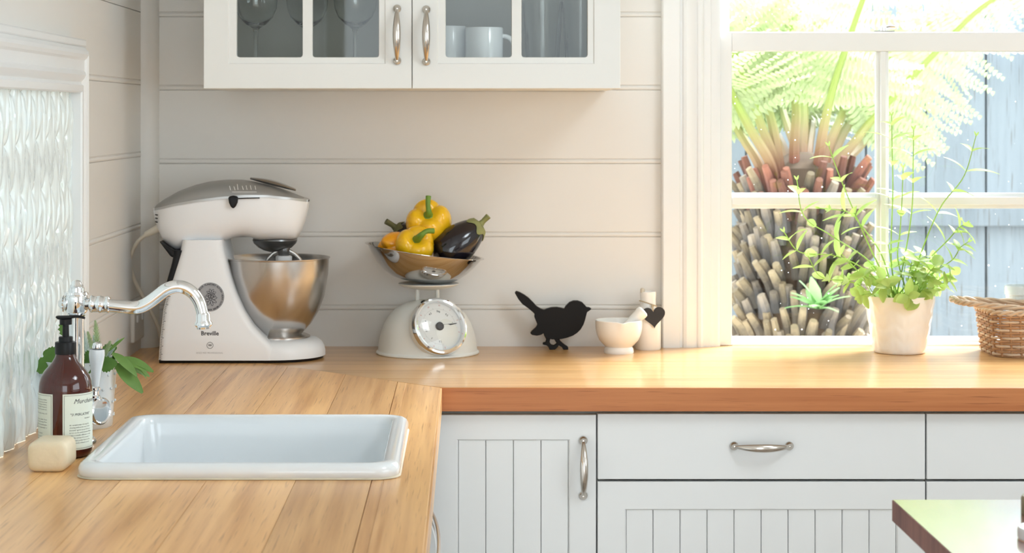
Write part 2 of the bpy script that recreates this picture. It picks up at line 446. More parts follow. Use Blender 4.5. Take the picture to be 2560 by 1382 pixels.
for x0, x1 in ((GX0, MX0), (MX1, GX1)):
    for z0, z1 in ((BT, HZ0), (HZ1, RZ0)):
        MB().box(x0 - .003, x1 + .003, .032, .035, z0, z1).build('pane', PANE, sash)
upper = MB(); UY0, UY1 = .050, .082
upper.box(WX0 + .006, WX0 + .030, UY0, UY1, RZ0 + .002, WZ1); upper.box(WX1 - .030, WX1 - .006, UY0, UY1, RZ0 + .002, WZ1)
upper.box(WX0 + .03, WX1 - .03, UY0, UY1, RZ0 + .002, RZ1 - .004); upper.box(WX0 + .03, WX1 - .03, UY0, UY1, WZ1 - .05, WZ1)
us = upper.build('upper_sash', TRIM, win, bevel=.002)
MB().box(WX0 + .028, WX1 - .028, .064, .067, RZ1 - .006, WZ1 - .048).build('pane', PANE, us)
# unseen second window, added further right for more sun on the worktop
added_win = thing('added_window', (1.36, 0, BT), kind='structure')
sh3 = MB(); sh3.box(1.36, 1.40, .01, .05, BT, WZ1); sh3.box(2.03, 2.07, .01, .05, BT, WZ1); sh3.box(1.40, 2.03, .01, .05, WZ1 - .05, WZ1); sh3.box(1.40, 2.03, .01, .05, RZ0, RZ1); sh3.box(1.70, 1.73, .02, .04, BT, RZ0)
sh3.build('sash', TRIM, added_win)
for z0, z1 in ((BT, RZ0), (RZ1, WZ1 - .05)): MB().box(1.40, 2.03, .032, .035, z0, z1).build('pane', PANE, added_win)
# cam latch on the meeting rail
la = MB(); lx = xat(2208, .03); lz = RZ1
la.box(lx - .022, lx + .022, .018, .036, lz, lz + .0035); la.lathe([(.007, 0), (.007, .008), (.004, .011), (0, .012)], (lx, .027, lz + .003), 16)
la.tube([(lx, .027, lz + .010), (lx + .012, .024, lz + .012), (lx + .024, .020, lz + .011)], [.0035, .003, .0035], 8)
la.build('sash_latch', CHROME, win)

# ------------------------------------------------------------------ left window with moulded obscure glass
w2 = thing('window_2', (XL, LWY0, BT), kind='structure')
XF = -0.660
def head_prof(t):      # moulding across the casing width, t = 0 at the opening
    return [(0, XL - .004), (0, XF + .001), (.002, XF + .004), (.012, XF + .004), (.014, XF), (.018, XF - .001), (.024, XF + .003), (.030, XF + .005), (.036, XF + .002), (.039, XF - .003),
            (.056, XF - .003), (.060, XF + .001), (.066, XF + .003), (.072, XF + .001), (.076, XF - .004), (.079, XF - .006), (.079, XL - .004)]
hp = head_prof(0)
a, b = [], []
sd = MB(); rings = []
for end in range(2):
    ring = []
    for t, x in hp:
        if end == 0: ring.append((x, LWY0 + t, BT))
        else: ring.append((x, LWY0 + t, LWZ1 + t))
    rings.append(ring)
sd.rings(rings); sd.build('casing', TRIM, w2, ang=25)
hd = MB(); hd.rings([[(x, LWY0 + t, LWZ1 + t) for t, x in hp], [(x, LWY1 - t, LWZ1 + t) for t, x in hp]]); hd.build('casing', TRIM, w2, ang=25)
s2 = MB(); s2.rings([[(x, LWY1 - t, BT) for t, x in hp], [(x, LWY1 - t, LWZ1 + t) for t, x in hp]]); s2.build('casing', TRIM, w2, ang=25)
MB().box(XL + .000, XL + .026, -2.2, LWY0 + .079, LWZ1 + .079, LWZ1 + .093).build('drip_cap', TRIM, w2, bevel=.003)
jb = MB(); jb.box(XL - .10, XL, LWY0 - .004, LWY0 + .002, BT, LWZ1); jb.box(XL - .10, XL, LWY1, LWY1 + .006, BT, LWZ1); jb.box(XL - .10, XL, LWY1, LWY0, LWZ1 - .004, LWZ1 + .002)
jb.build('jamb', TRIM, w2)
MOULDED = bpy.data.materials.new('moulded_obscure_glass'); MOULDED.use_nodes = True
nt = MOULDED.node_tree; pb = nt.nodes['Principled BSDF']
pb.inputs['Base Color'].default_value = (0.74, 0.82, 0.82, 1); pb.inputs['Roughness'].default_value = 0.06; pb.inputs['Coat Weight'].default_value = 0.6
tl = nt.nodes.new('ShaderNodeBsdfTranslucent'); nzz = nt.nodes.new('ShaderNodeTexNoise'); nzz.inputs['Scale'].default_value = 9
rpz = nt.nodes.new('ShaderNodeValToRGB'); rpz.color_ramp.elements[0].color = (.86, .90, .90, 1); rpz.color_ramp.elements[1].color = (.93, .97, .97, 1)
nt.links.new(nzz.outputs['Fac'], rpz.inputs['Fac']); nt.links.new(rpz.outputs[0], tl.inputs['Color'])
mxs = nt.nodes.new('ShaderNodeMixShader'); mxs.inputs[0].default_value = 0.04
nt.links.new(pb.outputs[0], mxs.inputs[1]); nt.links.new(tl.outputs[0], mxs.inputs[2]); nt.links.new(mxs.outputs[0], nt.nodes['Material Output'].inputs[0])
def relief(y, z):
    """staggered draped scales with thin vertical ribs, in metres"""
    u = y / 0.072 + 0.10 * noise.noise((y * 9, z * 9, 1.0)); v = z / 0.150 + 0.08 * noise.noise((y * 7, z * 7, 5.0))
    best = 0
    for oy in (0, .5):
        s = (u + oy + .5) % 1 - .5; t = (v + oy + .5) % 1 - .5
        w = .30 + .20 * (t + .5)                      # scale widens downwards
        d = 1 - (s / w) ** 2 - (t / .5) ** 4
        if d > 0: best = max(best, d ** .6)
    rib = math.exp(-((((u * 2 + .5) % 1) - .5) / .07) ** 2) * (.5 + .5 * math.sin(2 * math.pi * v))
    n = noise.noise((y * 60, z * 34, 2.0)) * .26 + noise.noise((y * 120, z * 60, 7.0)) * .16
    return .0085 * best + .0045 * rib + .0045 * n
gl = MB(); ny, nz_ = 330, 170
ys = [LWY0 + (LWY1 - LWY0) * (k / ny) for k in range(ny + 1)]; zs = [BT + .0005 + (LWZ1 - BT) * k / nz_ for k in range(nz_ + 1)]
gl.v = [(-.680 + relief(y, z), y, z) for y in ys for z in zs]
gl.f = [(i * (nz_ + 1) + j, (i + 1) * (nz_ + 1) + j, (i + 1) * (nz_ + 1) + j + 1, i * (nz_ + 1) + j + 1) for i in range(ny) for j in range(nz_)]
gl.build('pane', MOULDED, w2, ang=180)

# ------------------------------------------------------------------ outside: ground, paling fence, corrugated roof edge, tree fern
GROUND = pm('garden_soil', (0.30, 0.27, 0.20), 0.9, var=0.4, vscale=8)
gd = MB().box(-4, 6, .25, 6, -.35, -.30); gd.box(-4, -.95, -4, .25, -.35, -.30); tag(gd.build('garden_ground', GROUND), kind='structure')
PALING = wood('blue_grey_paling', (0.205, 0.24, 0.275), (0.16, 0.19, 0.22), 2, rough=0.8, spread=0.10, grain=14)
FY = 2.10
fence = thing('paling_fence', (1.2, FY, -.3), 'blue-grey vertical board fence with a cross rail, outside the window', 'fence')
sp = (2465 - 2315) * (ZB + FY) / F; x0 = xat(2315, FY)
pal = MB().box(-sp / 2 + .0035, sp / 2 - .0035, 0, .018, 0, zat(20, FY) + .3).mesh('paling', PALING, smooth=False)
lap = MB().box(-sp / 2 - .012, sp / 2 + .012, .019, .036, 0, zat(20, FY) + .3).mesh('paling', PALING, smooth=False)      # boards lapped behind the joints
for k in range(-7, 10):
    inst('paling', lap, fence, (x0 + sp * k - 1.2, 0, rnd.uniform(-.02, .0)))
    inst('paling', pal, fence, (x0 + sp * (k + .5) - 1.2, rnd.uniform(-.002, .002), rnd.uniform(-.02, .02)))
MB().box(x0 - 7 * sp, x0 + 10 * sp, FY - .04, FY - .001, zat(566, FY - .04), zat(520, FY - .04)).build('rail', PALING, fence, bevel=.004)
MB().box(x0 - 7 * sp, x0 + 10 * sp, FY - .04, FY - .001, .12, .19).build('rail', PALING, fence, bevel=.004)

ROOFS = pm('white_corrugated_sheet', (0.85, 0.87, 0.88), 0.5, var=0.03, transl=0.6)
cr = MB(); yy0, yy1 = 1.86, 2.04
xs = [xat(2296, yy0) + k * .0035 for k in range(int(.72 / .0035))]
zr = zat(131, yy0)
for i, x in enumerate(xs):
    dz = .006 * math.sin(x * 2 * math.pi / .0215)
    cr.v += [(x, yy0, zr + dz), (x, yy1, zr + dz + .03), (x, yy0, zr + dz + .0015), (x, yy1, zr + dz + .0315)]
    if i:
        a = (i - 1) * 4; b = i * 4
        cr.f += [(a, b, b + 1, a + 1), (a + 2, a + 3, b + 3, b + 2), (a, a + 2, b + 2, b)]
tag(cr.build('corrugated_awning', ROOFS), 'white corrugated awning sheet with scalloped edge beside the fence', 'awning')

# tree fern
TFY = 1.15
TX = xat(2003, TFY); TZ = zat(400, TFY)
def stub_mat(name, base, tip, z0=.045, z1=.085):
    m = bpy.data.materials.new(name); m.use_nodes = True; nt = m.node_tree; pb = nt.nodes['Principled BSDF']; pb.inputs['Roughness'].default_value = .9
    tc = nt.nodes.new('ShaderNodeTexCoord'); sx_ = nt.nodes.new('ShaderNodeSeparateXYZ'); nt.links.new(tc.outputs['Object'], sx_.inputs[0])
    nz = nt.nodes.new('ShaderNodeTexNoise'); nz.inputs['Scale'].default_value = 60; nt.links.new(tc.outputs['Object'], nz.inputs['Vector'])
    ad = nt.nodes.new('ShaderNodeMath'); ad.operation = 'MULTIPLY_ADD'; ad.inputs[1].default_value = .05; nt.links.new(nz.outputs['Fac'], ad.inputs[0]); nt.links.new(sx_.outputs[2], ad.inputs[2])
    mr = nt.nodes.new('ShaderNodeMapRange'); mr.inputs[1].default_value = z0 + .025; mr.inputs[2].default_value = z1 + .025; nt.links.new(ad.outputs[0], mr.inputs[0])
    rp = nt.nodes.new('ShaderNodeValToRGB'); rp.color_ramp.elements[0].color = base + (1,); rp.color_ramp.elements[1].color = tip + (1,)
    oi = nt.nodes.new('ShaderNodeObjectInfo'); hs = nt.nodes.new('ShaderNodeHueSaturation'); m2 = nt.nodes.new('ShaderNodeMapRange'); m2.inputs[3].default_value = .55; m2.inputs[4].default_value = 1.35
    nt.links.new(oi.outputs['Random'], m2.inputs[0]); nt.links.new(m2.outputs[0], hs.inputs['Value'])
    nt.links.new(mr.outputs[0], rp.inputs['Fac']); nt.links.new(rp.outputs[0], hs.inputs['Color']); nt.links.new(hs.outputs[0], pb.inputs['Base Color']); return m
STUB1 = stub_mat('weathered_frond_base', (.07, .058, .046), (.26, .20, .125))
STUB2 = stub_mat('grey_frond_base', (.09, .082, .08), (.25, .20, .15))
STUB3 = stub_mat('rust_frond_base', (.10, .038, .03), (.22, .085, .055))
STIPE = bpy.data.materials.new('green_stipe'); STIPE.use_nodes = True
nt = STIPE.node_tree; pb = nt.nodes['Principled BSDF']; pb.inputs['Roughness'].default_value = .5
tc = nt.nodes.new('ShaderNodeTexCoord'); sx = nt.nodes.new('ShaderNodeSeparateXYZ'); nt.links.new(tc.outputs['Object'], sx.inputs[0])
mr = nt.nodes.new('ShaderNodeMapRange'); mr.inputs[1].default_value = 0.06; mr.inputs[2].default_value = .24; nt.links.new(sx.outputs[2], mr.inputs[0])
rp = nt.nodes.new('ShaderNodeValToRGB'); rp.color_ramp.elements[0].color = (.20, .07, .045, 1); rp.color_ramp.elements[1].color = (.24, .32, .06, 1)
e = rp.color_ramp.elements.new(.45); e.color = (.28, .20, .09, 1)
nt.links.new(mr.outputs[0], rp.inputs['Fac']); nt.links.new(rp.outputs[0], pb.inputs['Base Color'])
FROND = pm('fern_leaflet', (0.42, 0.50, 0.26), 0.5, var=0.25, vscale=15, transl=0.4)
fern = thing('tree_fern', (TX, TFY, -.3), 'tree fern with shaggy brown trunk and arching green fronds, outside the window', 'tree fern')
core = MB()
core.lathe([(.14, -.3), (.15, .3), (.155, .8), (.13, 1.0), (.12, 1.15), (.10, TZ - .02), (.03, TZ + .02), (0, TZ + .025)], (TX, TFY, 0), 20)
core.build('trunk', pm('trunk_fibre', (0.09, 0.06, 0.04), 1.0, var=.5, vscale=30), fern)
def stub_mesh(nm, mat, L, r, bend):
    m = MB(); P = [(0, 0, 0), (bend * .15, 0, L * .35), (bend * .55, 0, L * .7), (bend, 0, L)]
    m.tube(P, [r * 1.25, r * 1.1, r, r * .8], 7); return m.mesh(nm, mat)
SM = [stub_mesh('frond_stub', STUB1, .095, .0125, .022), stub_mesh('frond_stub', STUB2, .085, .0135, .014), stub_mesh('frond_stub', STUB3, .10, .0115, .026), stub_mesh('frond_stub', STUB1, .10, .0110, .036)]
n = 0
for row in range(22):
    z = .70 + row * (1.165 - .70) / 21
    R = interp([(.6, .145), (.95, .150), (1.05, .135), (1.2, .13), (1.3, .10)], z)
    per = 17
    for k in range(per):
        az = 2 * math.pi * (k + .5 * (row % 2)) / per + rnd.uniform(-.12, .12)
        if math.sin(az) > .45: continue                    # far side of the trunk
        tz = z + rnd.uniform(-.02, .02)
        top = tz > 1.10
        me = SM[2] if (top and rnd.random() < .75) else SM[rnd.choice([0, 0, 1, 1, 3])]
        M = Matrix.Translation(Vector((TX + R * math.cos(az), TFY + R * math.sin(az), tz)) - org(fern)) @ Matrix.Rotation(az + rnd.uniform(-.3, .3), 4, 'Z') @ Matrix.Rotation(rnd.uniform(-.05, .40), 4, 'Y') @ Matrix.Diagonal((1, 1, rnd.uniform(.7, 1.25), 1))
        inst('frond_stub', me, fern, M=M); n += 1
        if n >= 290: break
    if n >= 290: break
def frond(px_pts, Yend, nm='frond', r0=.0165, leaf0=.40):
    """stipe through photo points, depth easing from the crown to Yend"""
    P = []
    px_pts = [(2003 + (px_pts[0][0] - 2003) * .80, px_pts[0][1] + 88)] + px_pts
    for i, (px, py) in enumerate(px_pts):
        Y = TFY - .05 + (Yend - TFY + .05) * (i / (len(px_pts) - 1))
        P.append(at(px, py, Y))
    d = (P[-1] - P[-2]).normalized()
    P += [P[-1] + d * .25 + Vector((0, 0, -.02)), P[-1] + d * .48 + Vector((0, 0, -.13))]
    C = spline(P, 8); n = len(C)
    root = C[0].copy()
    st = MB(); st.tube([c - root for c in C], [r0 * (1 - .75 * i / (n - 1)) for i in range(n)], 7)
    o = bpy.data.objects.new(nm, st.mesh(nm, STIPE)); COL.objects.link(o); o.parent = fern; o.location = root - org(fern)
    lf = MB(); rr = random.Random(int(px_pts[0][0]))
    for i in range(int(n * leaf0), n - 1):
        t = i / (n - 1); T = (C[i + 1] - C[i]).normalized()
        side = T.cross(Vector((0, 1, .25))).normalized()
        for sub in (0,):
            base = C[i].lerp(C[i + 1], sub) - root
            for sg in (-1, 1):
                L = .20 * math.sin(math.pi * min(1, (t - leaf0 + .12) / (1.12 - leaf0)) ** .8) + .02
                dv = (side * sg + T * .35 + Vector((0, rr.uniform(-.35, .35), rr.uniform(-.35, .1)))).normalized()
                nrm = dv.cross(T).normalized(); q = nrm.cross(dv)
                k = max(3, int(L / .013))
                for j in range(k):
                    p = base + dv * (L * (j + .5) / k); w = .022 * (1 - .7 * j / k); h = L / k * .42
                    for s3 in (-1, 1):
                        tip = p + q * s3 * w + dv * h * .8 + nrm * rr.uniform(-.004, .004)
                        lf.add([p - dv * h, p + q * s3 * w * .5 - dv * h * .6, tip, p + q * s3 * w * .4 + dv * h, p + dv * h], [(0, 1, 2, 3, 4)])
    l = bpy.data.objects.new('leaflets', lf.mesh('leaflets', FROND, smooth=False)); COL.objects.link(l); l.parent = o
    return o
for pts, Y in [
    ([(1935, 400), (1905, 320), (1870, 220), (1835, 135)], .95), ([(1945, 395), (1925, 290), (1890, 190), (1855, 125)], 1.0), ([(1925, 410), (1880, 330), (1840, 255), (1822, 215)], .8),
    ([(1900, 420), (1860, 350), (1832, 305), (1800, 270)], 1.1), ([(1985, 370), (1990, 280), (1982, 190), (1975, 60)], 1.05), ([(1992, 380), (1975, 330), (1960, 285), (1950, 240)], 1.3), ([(2020, 380), (2028, 320), (2032, 270), (2040, 200)], 1.4),
    ([(2050, 375), (2065, 290), (2085, 210), (2110, 135)], .95), ([(2065, 385), (2095, 310), (2130, 240), (2175, 190)], 1.25), ([(2080, 400), (2110, 330), (2150, 270), (2185, 215)], 1.35), ([(2095, 410), (2140, 350), (2180, 300), (2320, 150)], 1.2),
    ([(2100, 420), (2150, 365), (2215, 280), (2275, 215)], 1.4), ([(1965, 390), (1940, 330), (1925, 280), (1910, 235)], 1.45), ([(2005, 375), (2010, 300), (2008, 230), (2000, 140)], 1.3)]:
    frond(pts, Y)
# small green fern rosette growing at the trunk
ROS = pm('epiphyte_leaf', (0.28, 0.50, 0.20), 0.5, var=.2, transl=.4)
ep = thing('garden_fern', at(2045, 772, .88), 'small bright green leafy plant growing against the tree fern trunk', 'plant')
for k in range(15):
    a = rnd.uniform(0, 6.28); el = rnd.uniform(.3, 1.45); L = rnd.uniform(.05, .10)
    m = MB(); pts = []
    for t in (0, .3, .6, .85, 1):
        w = .016 * math.sin(math.pi * (t * .85 + .1)); pts.append([(L * t, -w, -.03 * t * t), (L * t, 0, -.03 * t * t + .003), (L * t, w, -.03 * t * t)])
    vs = [p for r in pts for p in r]; fs = [(i * 3 + j, i * 3 + j + 1, i * 3 + j + 4, i * 3 + j + 3) for i in range(4) for j in range(2)]
    m.add(vs, fs)
    o = m.build('leaf', ROS, ep, local=True); o.rotation_euler = (0, -el, a)
# hedge outside the left window
HEDGE = pm('hedge_leaf', (0.16, 0.20, 0.09), 0.7, var=.6, vscale=20)
hg = MB()
for k in range(900):
    c = Vector((rnd.uniform(-2.3, -1.5), rnd.uniform(-2.6, -.4), rnd.uniform(-.3, 1.0))); a = Vector((rnd.uniform(-1, 1), rnd.uniform(-1, 1), rnd.uniform(-1, 1))).normalized() * .06; b = a.orthogonal().normalized() * .035
    hg.add([c - a, c + b, c + a, c - b], [(0, 1, 2, 3)])
tag(hg.build('hedge', HEDGE, smooth=False), 'loose green hedge outside the obscure glass window', 'hedge', kind='stuff')

# ------------------------------------------------------------------ worktop: two runs of oak planks meeting in a mitre
TH = 0.0426
FRY = -0.640                       # front edge of the back run
LEX = -0.050                       # front edge of the left run
SX0, SX1, SY_0, SY_1 = -.532, -.093, -1.553, -1.093      # sink rim outline
HX0, HX1, HY0, HY1 = SX0 + .02, SX1 - .02, SY_0 + .02, SY_1 - .02   # cut-out
def mitre_y(x): return -(x - XL) / (LEX - XL) * 0.640
def mitre_x(y): return XL + (-y / .640) * (LEX - XL)
GAP = .0003
wtl = thing('worktop', (XL, -2.9, BT - TH), 'light oak worktop with planks running lengthwise, holding the sink', 'worktop')
edges = [XL, -.585, -.468, -.352, -.232, -.130, LEX]
for a, b in zip(edges, edges[1:]):
    m = MB(); xs = sorted({a, b} | {x for x in (HX0, HX1) if a < x < b})
    for x0, x1 in zip(xs, xs[1:]):
        xa = x0 + (GAP if x0 == a else 0); xb = x1 - (GAP if x1 == b and b != LEX else 0)
        hole = (x0 + x1) / 2 > HX0 and (x0 + x1) / 2 < HX1
        spans = [(-2.9, None)] if not hole else [(-2.9, HY0), (HY1, None)]
        for y0, y1 in spans:
            if y1 is None: poly = [(xa, y0), (xb, y0), (xb, mitre_y(xb) - GAP), (xa, mitre_y(xa) - GAP)]
            else: poly = [(xa, y0), (xb, y0), (xb, y1), (xa, y1)]
            m.prism(poly, 'z', BT - TH, BT)
    m.build('plank', WOODY, wtl, bevel=.0012 if b == LEX else 0, bseg=2)
wtb = thing('worktop', (.3, FRY, BT - TH), 'light oak worktop with planks running along the wall under the window', 'worktop')
yedges = [0.0, -.130, -.262, -.393, -.520, FRY]
for a, b in zip(yedges, yedges[1:]):
    m = MB(); y1 = a - GAP; y0 = b + (GAP if b != FRY else 0)
    if a == 0.0: y1 = 0
    m.prism([(mitre_x(y0) + GAP, y0), (2.3, y0), (2.3, y1), (mitre_x(y1) + GAP, y1)], 'z', BT - TH, BT)
    if a == 0.0: (m.box(WX0 + .006, WX1 - .006, -.001, .050, BT - TH, BT), m.box(1.36, 2.07, -.001, .050, BT - TH, BT))
    m.build('plank', WOODX, wtb, bevel=.0012 if b == FRY else 0)
# solid timber nosing on the front edges
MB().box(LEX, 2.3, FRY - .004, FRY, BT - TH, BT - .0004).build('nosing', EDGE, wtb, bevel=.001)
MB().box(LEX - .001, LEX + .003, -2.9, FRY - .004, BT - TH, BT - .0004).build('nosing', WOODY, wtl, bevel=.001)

# ------------------------------------------------------------------ sink
sink = thing('sink', ((SX0 + SX1) / 2, (SY_0 + SY_1) / 2, BT), 'white ceramic inset sink with a rounded rim in the oak worktop', 'sink')
def rr3(x0, x1, y0, y1, r, z): return [(x, y, z) for x, y in rrect(x0, x1, y0, y1, r, 6)]
sk = MB(); rs = []
zr = BT
for ins, z, r in [(.004, zr, .034), (.000, zr + .004, .036), (.000, zr + .012, .036), (.0025, zr + .0175, .035), (.007, zr + .0205, .033), (.013, zr + .0215, .030), (.0215, zr + .0200, .026), (.0245, zr + .017, .024), (.0265, zr + .008, .024), (.029, zr - .03, .026), (.034, zr - .13, .032), (.044, zr - .165, .045), (.075, zr - .178, .06)]:
    rs.append(rr3(SX0 + ins, SX1 - ins, SY_0 + ins, SY_1 - ins, r, z))
sk.rings(rs, False, True)
sk.build('basin', CERAM, sink, ang=60)
sb = MB(); sb.rings([rr3(SX0 + .003, SX1 - .003, SY_0 + .003, SY_1 - .003, .035, zr - .0005), rr3(SX0 - .0015, SX1 + .0015, SY_0 - .0015, SY_1 + .0015, .037, zr + .0008), rr3(SX0 + .003, SX1 - .003, SY_0 + .003, SY_1 - .003, .035, zr + .004)], False, False)
sb.build('sealant', pm('aged_sealant', (.62, .55, .42), .6, var=.25, vscale=25), sink)
dr = MB().lathe([(0, -.1775), (.026, -.1775), (.04, -.1765), (.042, -.178), (.042, -.182)][::-1], ((SX0 + SX1) / 2, (SY_0 + SY_1) / 2, zr), 32); dr.build('drain', CHROME, sink)

# ------------------------------------------------------------------ cabinet hardware
def bow_handle(L=.100):
    """bow handle along local z, fixed to a face whose outward normal is -y; origin at its centre on the face"""
    m = MB(); P = []; R = []
    for k in range(25):
        t = -1 + 2 * k / 24
        P.append(Vector((0, -.009 - .021 * (1 - abs(t) ** 2.4), t * L / 2)))
        R.append(.0026 + .0046 * max(0, math.cos(t * math.pi / 2)) ** .9)
    rs = []
    for p, r in zip(P, R):
        rs.append([(p.x + r * 1.05 * math.cos(2 * math.pi * i / 14), p.y + r * .75 * math.sin(2 * math.pi * i / 14), p.z) for i in range(14)])
    m.rings(rs)
    for s in (-1, 1):
        M = Matrix.Translation((0, 0, s * L / 2)) @ Matrix.Rotation(math.pi / 2, 4, 'X')
        m.lathe([(.0078, 0), (.0080, .0025), (.0070, .0042), (.0046, .0060), (.0034, .0085), (.0032, .0105), (.0020, .0120), (0, .0124)], (0, 0, 0), 18, M)
    return m.mesh('handle', NICKEL)
HANDLE = bow_handle()
def put_handle(parent, p, horizontal=False, rz=0):
    return inst('handle', HANDLE, parent, Vector(p) - org(parent), (0, math.pi / 2, 0) if horizontal else (0, 0, rz))

# ------------------------------------------------------------------ base cabinets along the back wall
DY = -.622            # door face
DTH = .019
def px2(a): return xat(a, DY)
def pz2(a): return zat(a, DY)
TOP, D0, D1, P0 = pz2(1034), pz2(1198), pz2(1204), pz2(1272)
def base_body(name, x0, x1, label):
    c = thing(name, ((x0 + x1) / 2, DY, 0), label, 'cabinet')
    b = MB(); y1, y0 = -.005, DY + DTH + .0025; t = .016; z0, z1 = .10, BT - TH - .001
    b.box(x0, x0 + t, y0, y1, z0, z1); b.box(x1 - t, x1, y0, y1, z0, z1); b.box(x0 + t, x1 - t, y0, y1, z0, z0 + t)
    b.box(x0 + t, x1 - t, y1 - .006, y1, z0 + t, z1); b.box(x0 + t, x1 - t, y0, y0 + .06, z1 - t, z1)
    b.build('body', CARC, c)
    MB().box(x0, x1, DY + .06, DY + .075, 0, .10).build('toe_kick', CABL, c)
    return c
def plank_door(c, name, x0, x1, z0, z1, px0, px1, pz0, pz1, n):
    """framed front with a recessed field of n vertical planks"""
    f = MB(); y0, y1 = DY, DY + DTH
    outer = [(x0, z0), (x1, z0), (x1, z1), (x0, z1)]; inner = [(px0, pz0), (px1, pz0), (px1, pz1), (px0, pz1)]
    s = .0025; inn2 = [(px0 + s, pz0 + s), (px1 - s, pz0 + s), (px1 - s, pz1 - s), (px0 + s, pz1 - s)]
    f.rings([[(x, y1, z) for x, z in outer], [(x, y0 + .001, z) for x, z in outer], [(x + (.001 if x == x0 else -.001), y0, z + (.001 if z == z0 else -.001)) for x, z in outer],
             [(x, y0, z) for x, z in inner], [(x, y0 + .0035, z) for x, z in inn2], [(x, y0 + .010, z) for x, z in inn2]], True, False)
    d = f.build(name, CABL, c, ang=25)
    w = (px1 - px0 - 2 * s) / n
    for k in range(n):
        a = px0 + s + k * w
        MB().prism([(a + .0004, y0 + .0100), (a + .0004, y0 + .0055), (a + .0016, y0 + .0038), (a + w - .0016, y0 + .0038), (a + w - .0004, y0 + .0055), (a + w - .0004, y0 + .0100)], 'z', pz0 + s, pz1 - s).build('plank', CABL, d, ang=15)
    return d
cab1 = base_body('base_cabinet', -.071, px2(1491.5), 'cool white base cabinet with a plank door and upright handle beside the left run')
d = plank_door(cab1, 'door', -.0705, px2(1490), .112, TOP - .002, px2(1142), px2(1425), .16, pz2(1098), 4)
put_handle(d, (px2(1458), DY, pz2(1169)))
def drawer_unit(xa, xb, label, handle_px=None):
    c = base_body('base_cabinet', xa - .0015, xb + .0015, label)
    fr = MB().box(xa, xb, DY, DY + DTH, D0, TOP).build('drawer', CABL, c, bevel=.0014)
    if handle_px: put_handle(fr, (handle_px, DY, pz2(1114)), True)
    w = px2(1562) - px2(1494)
    lo = plank_door(c, 'drawer', xa, xb, .112, D1, xa + w, xb - w, .16, P0, 10)
    if handle_px: put_handle(lo, (handle_px, DY, .42), True)
    return c
drawer_unit(px2(1494), px2(2313), 'wide cool white drawer unit with a plain top drawer and centred handle', px2(1904))
w = px2(2313) - px2(1494)
drawer_unit(px2(2317), px2(2317) + w, 'cool white drawer unit right of the window pot, partly behind the timber table', px2(2317) + w / 2)

# left run of cabinets, facing right
LFX = -.072
lc = thing('base_cabinet', (LFX, -1.7, 0), 'cool white cabinet run under the sink worktop, with a chrome rail handle', 'cabinet')
b = MB(); b.box(XL + .01, LFX - DTH - .002, -2.85, -1.57, .10, BT - TH - .001); b.box(XL + .01, LFX - DTH - .002, -1.08, -.66, .10, BT - TH - .001); b.box(XL + .01, LFX - DTH - .002, -1.57, -1.08, .10, .70)
b.build('body', CARC, lc)
for a, b_ in ((-2.85, -2.062), (-2.058, -1.30), (-1.296, -.65)):
    dd = MB().box(LFX - DTH, LFX, a, b_, .112, TOP).build('door', CABL, lc, bevel=.0014)
    if a == -2.058:      # long bow rail along the front
        for dz in (0, -.012):
            P = [Vector((LFX - .004, -1.400, .838 + dz)), Vector((LFX + .010, -1.408, .838 + dz)), Vector((LFX + .022, -1.46, .836 + dz)), Vector((LFX + .031, -1.56, .834 + dz)), Vector((LFX + .034, -1.68, .833 + dz)), Vector((LFX + .031, -1.80, .834 + dz)), Vector((LFX + .022, -1.90, .836 + dz)), Vector((LFX + .010, -1.952, .838 + dz)), Vector((LFX - .004, -1.960, .838 + dz))]
            MB().tube(spline(P, 6), .0032, 10).build('rail_handle', CHROME, dd)

# ------------------------------------------------------------------ wall cabinet with glazed doors
UY = -.400; ux0, ux1 = xat(509, UY), xat(1551, UY); uz0, uz1 = 1.4425, 2.1425; um = (xat(1030, UY))
uc = thing('wall_cabinet', ((ux0 + ux1) / 2, UY, uz0), 'warm white wall cabinet with two glazed doors, glassware and mugs inside', 'cabinet')
b = MB(); t = .017; y0, y1 = UY + .0215, -.001
b.box(ux0, ux0 + t, y0, y1, uz0, uz1); b.box(ux1 - t, ux1, y0, y1, uz0, uz1); b.box(ux0 + t, ux1 - t, y0, y1, uz0, uz0 + t); b.box(ux0 + t, ux1 - t, y0, y1, uz1 - t, uz1)
b.build('body', CABU, uc, bevel=.0008)
li = MB(); li.box(ux0 + t, ux1 - t, y1 - .006, y1, uz0 + t, uz1 - t); li.box(um - .008, um + .008, y0 + .004, y1 - .006, uz0 + t, uz1 - t); li.box(ux0 + t, ux1 - t, y0 + .03, y1 - .006, uz0 + t, uz0 + t + .001)
li.box(ux0 + t, ux0 + t + .001, y0 + .002, y1 - .006, uz0 + t, uz1 - t); li.box(ux1 - t - .001, ux1 - t, y0 + .002, y1 - .006, uz0 + t, uz1 - t)
li.build('lining', INSIDE, uc)
SHZ = uz0 + .245
MB().box(ux0 + t, ux1 - t, y0 + .03, y1 - .006, SHZ, SHZ + .014).build('shelf', INSIDE, uc)
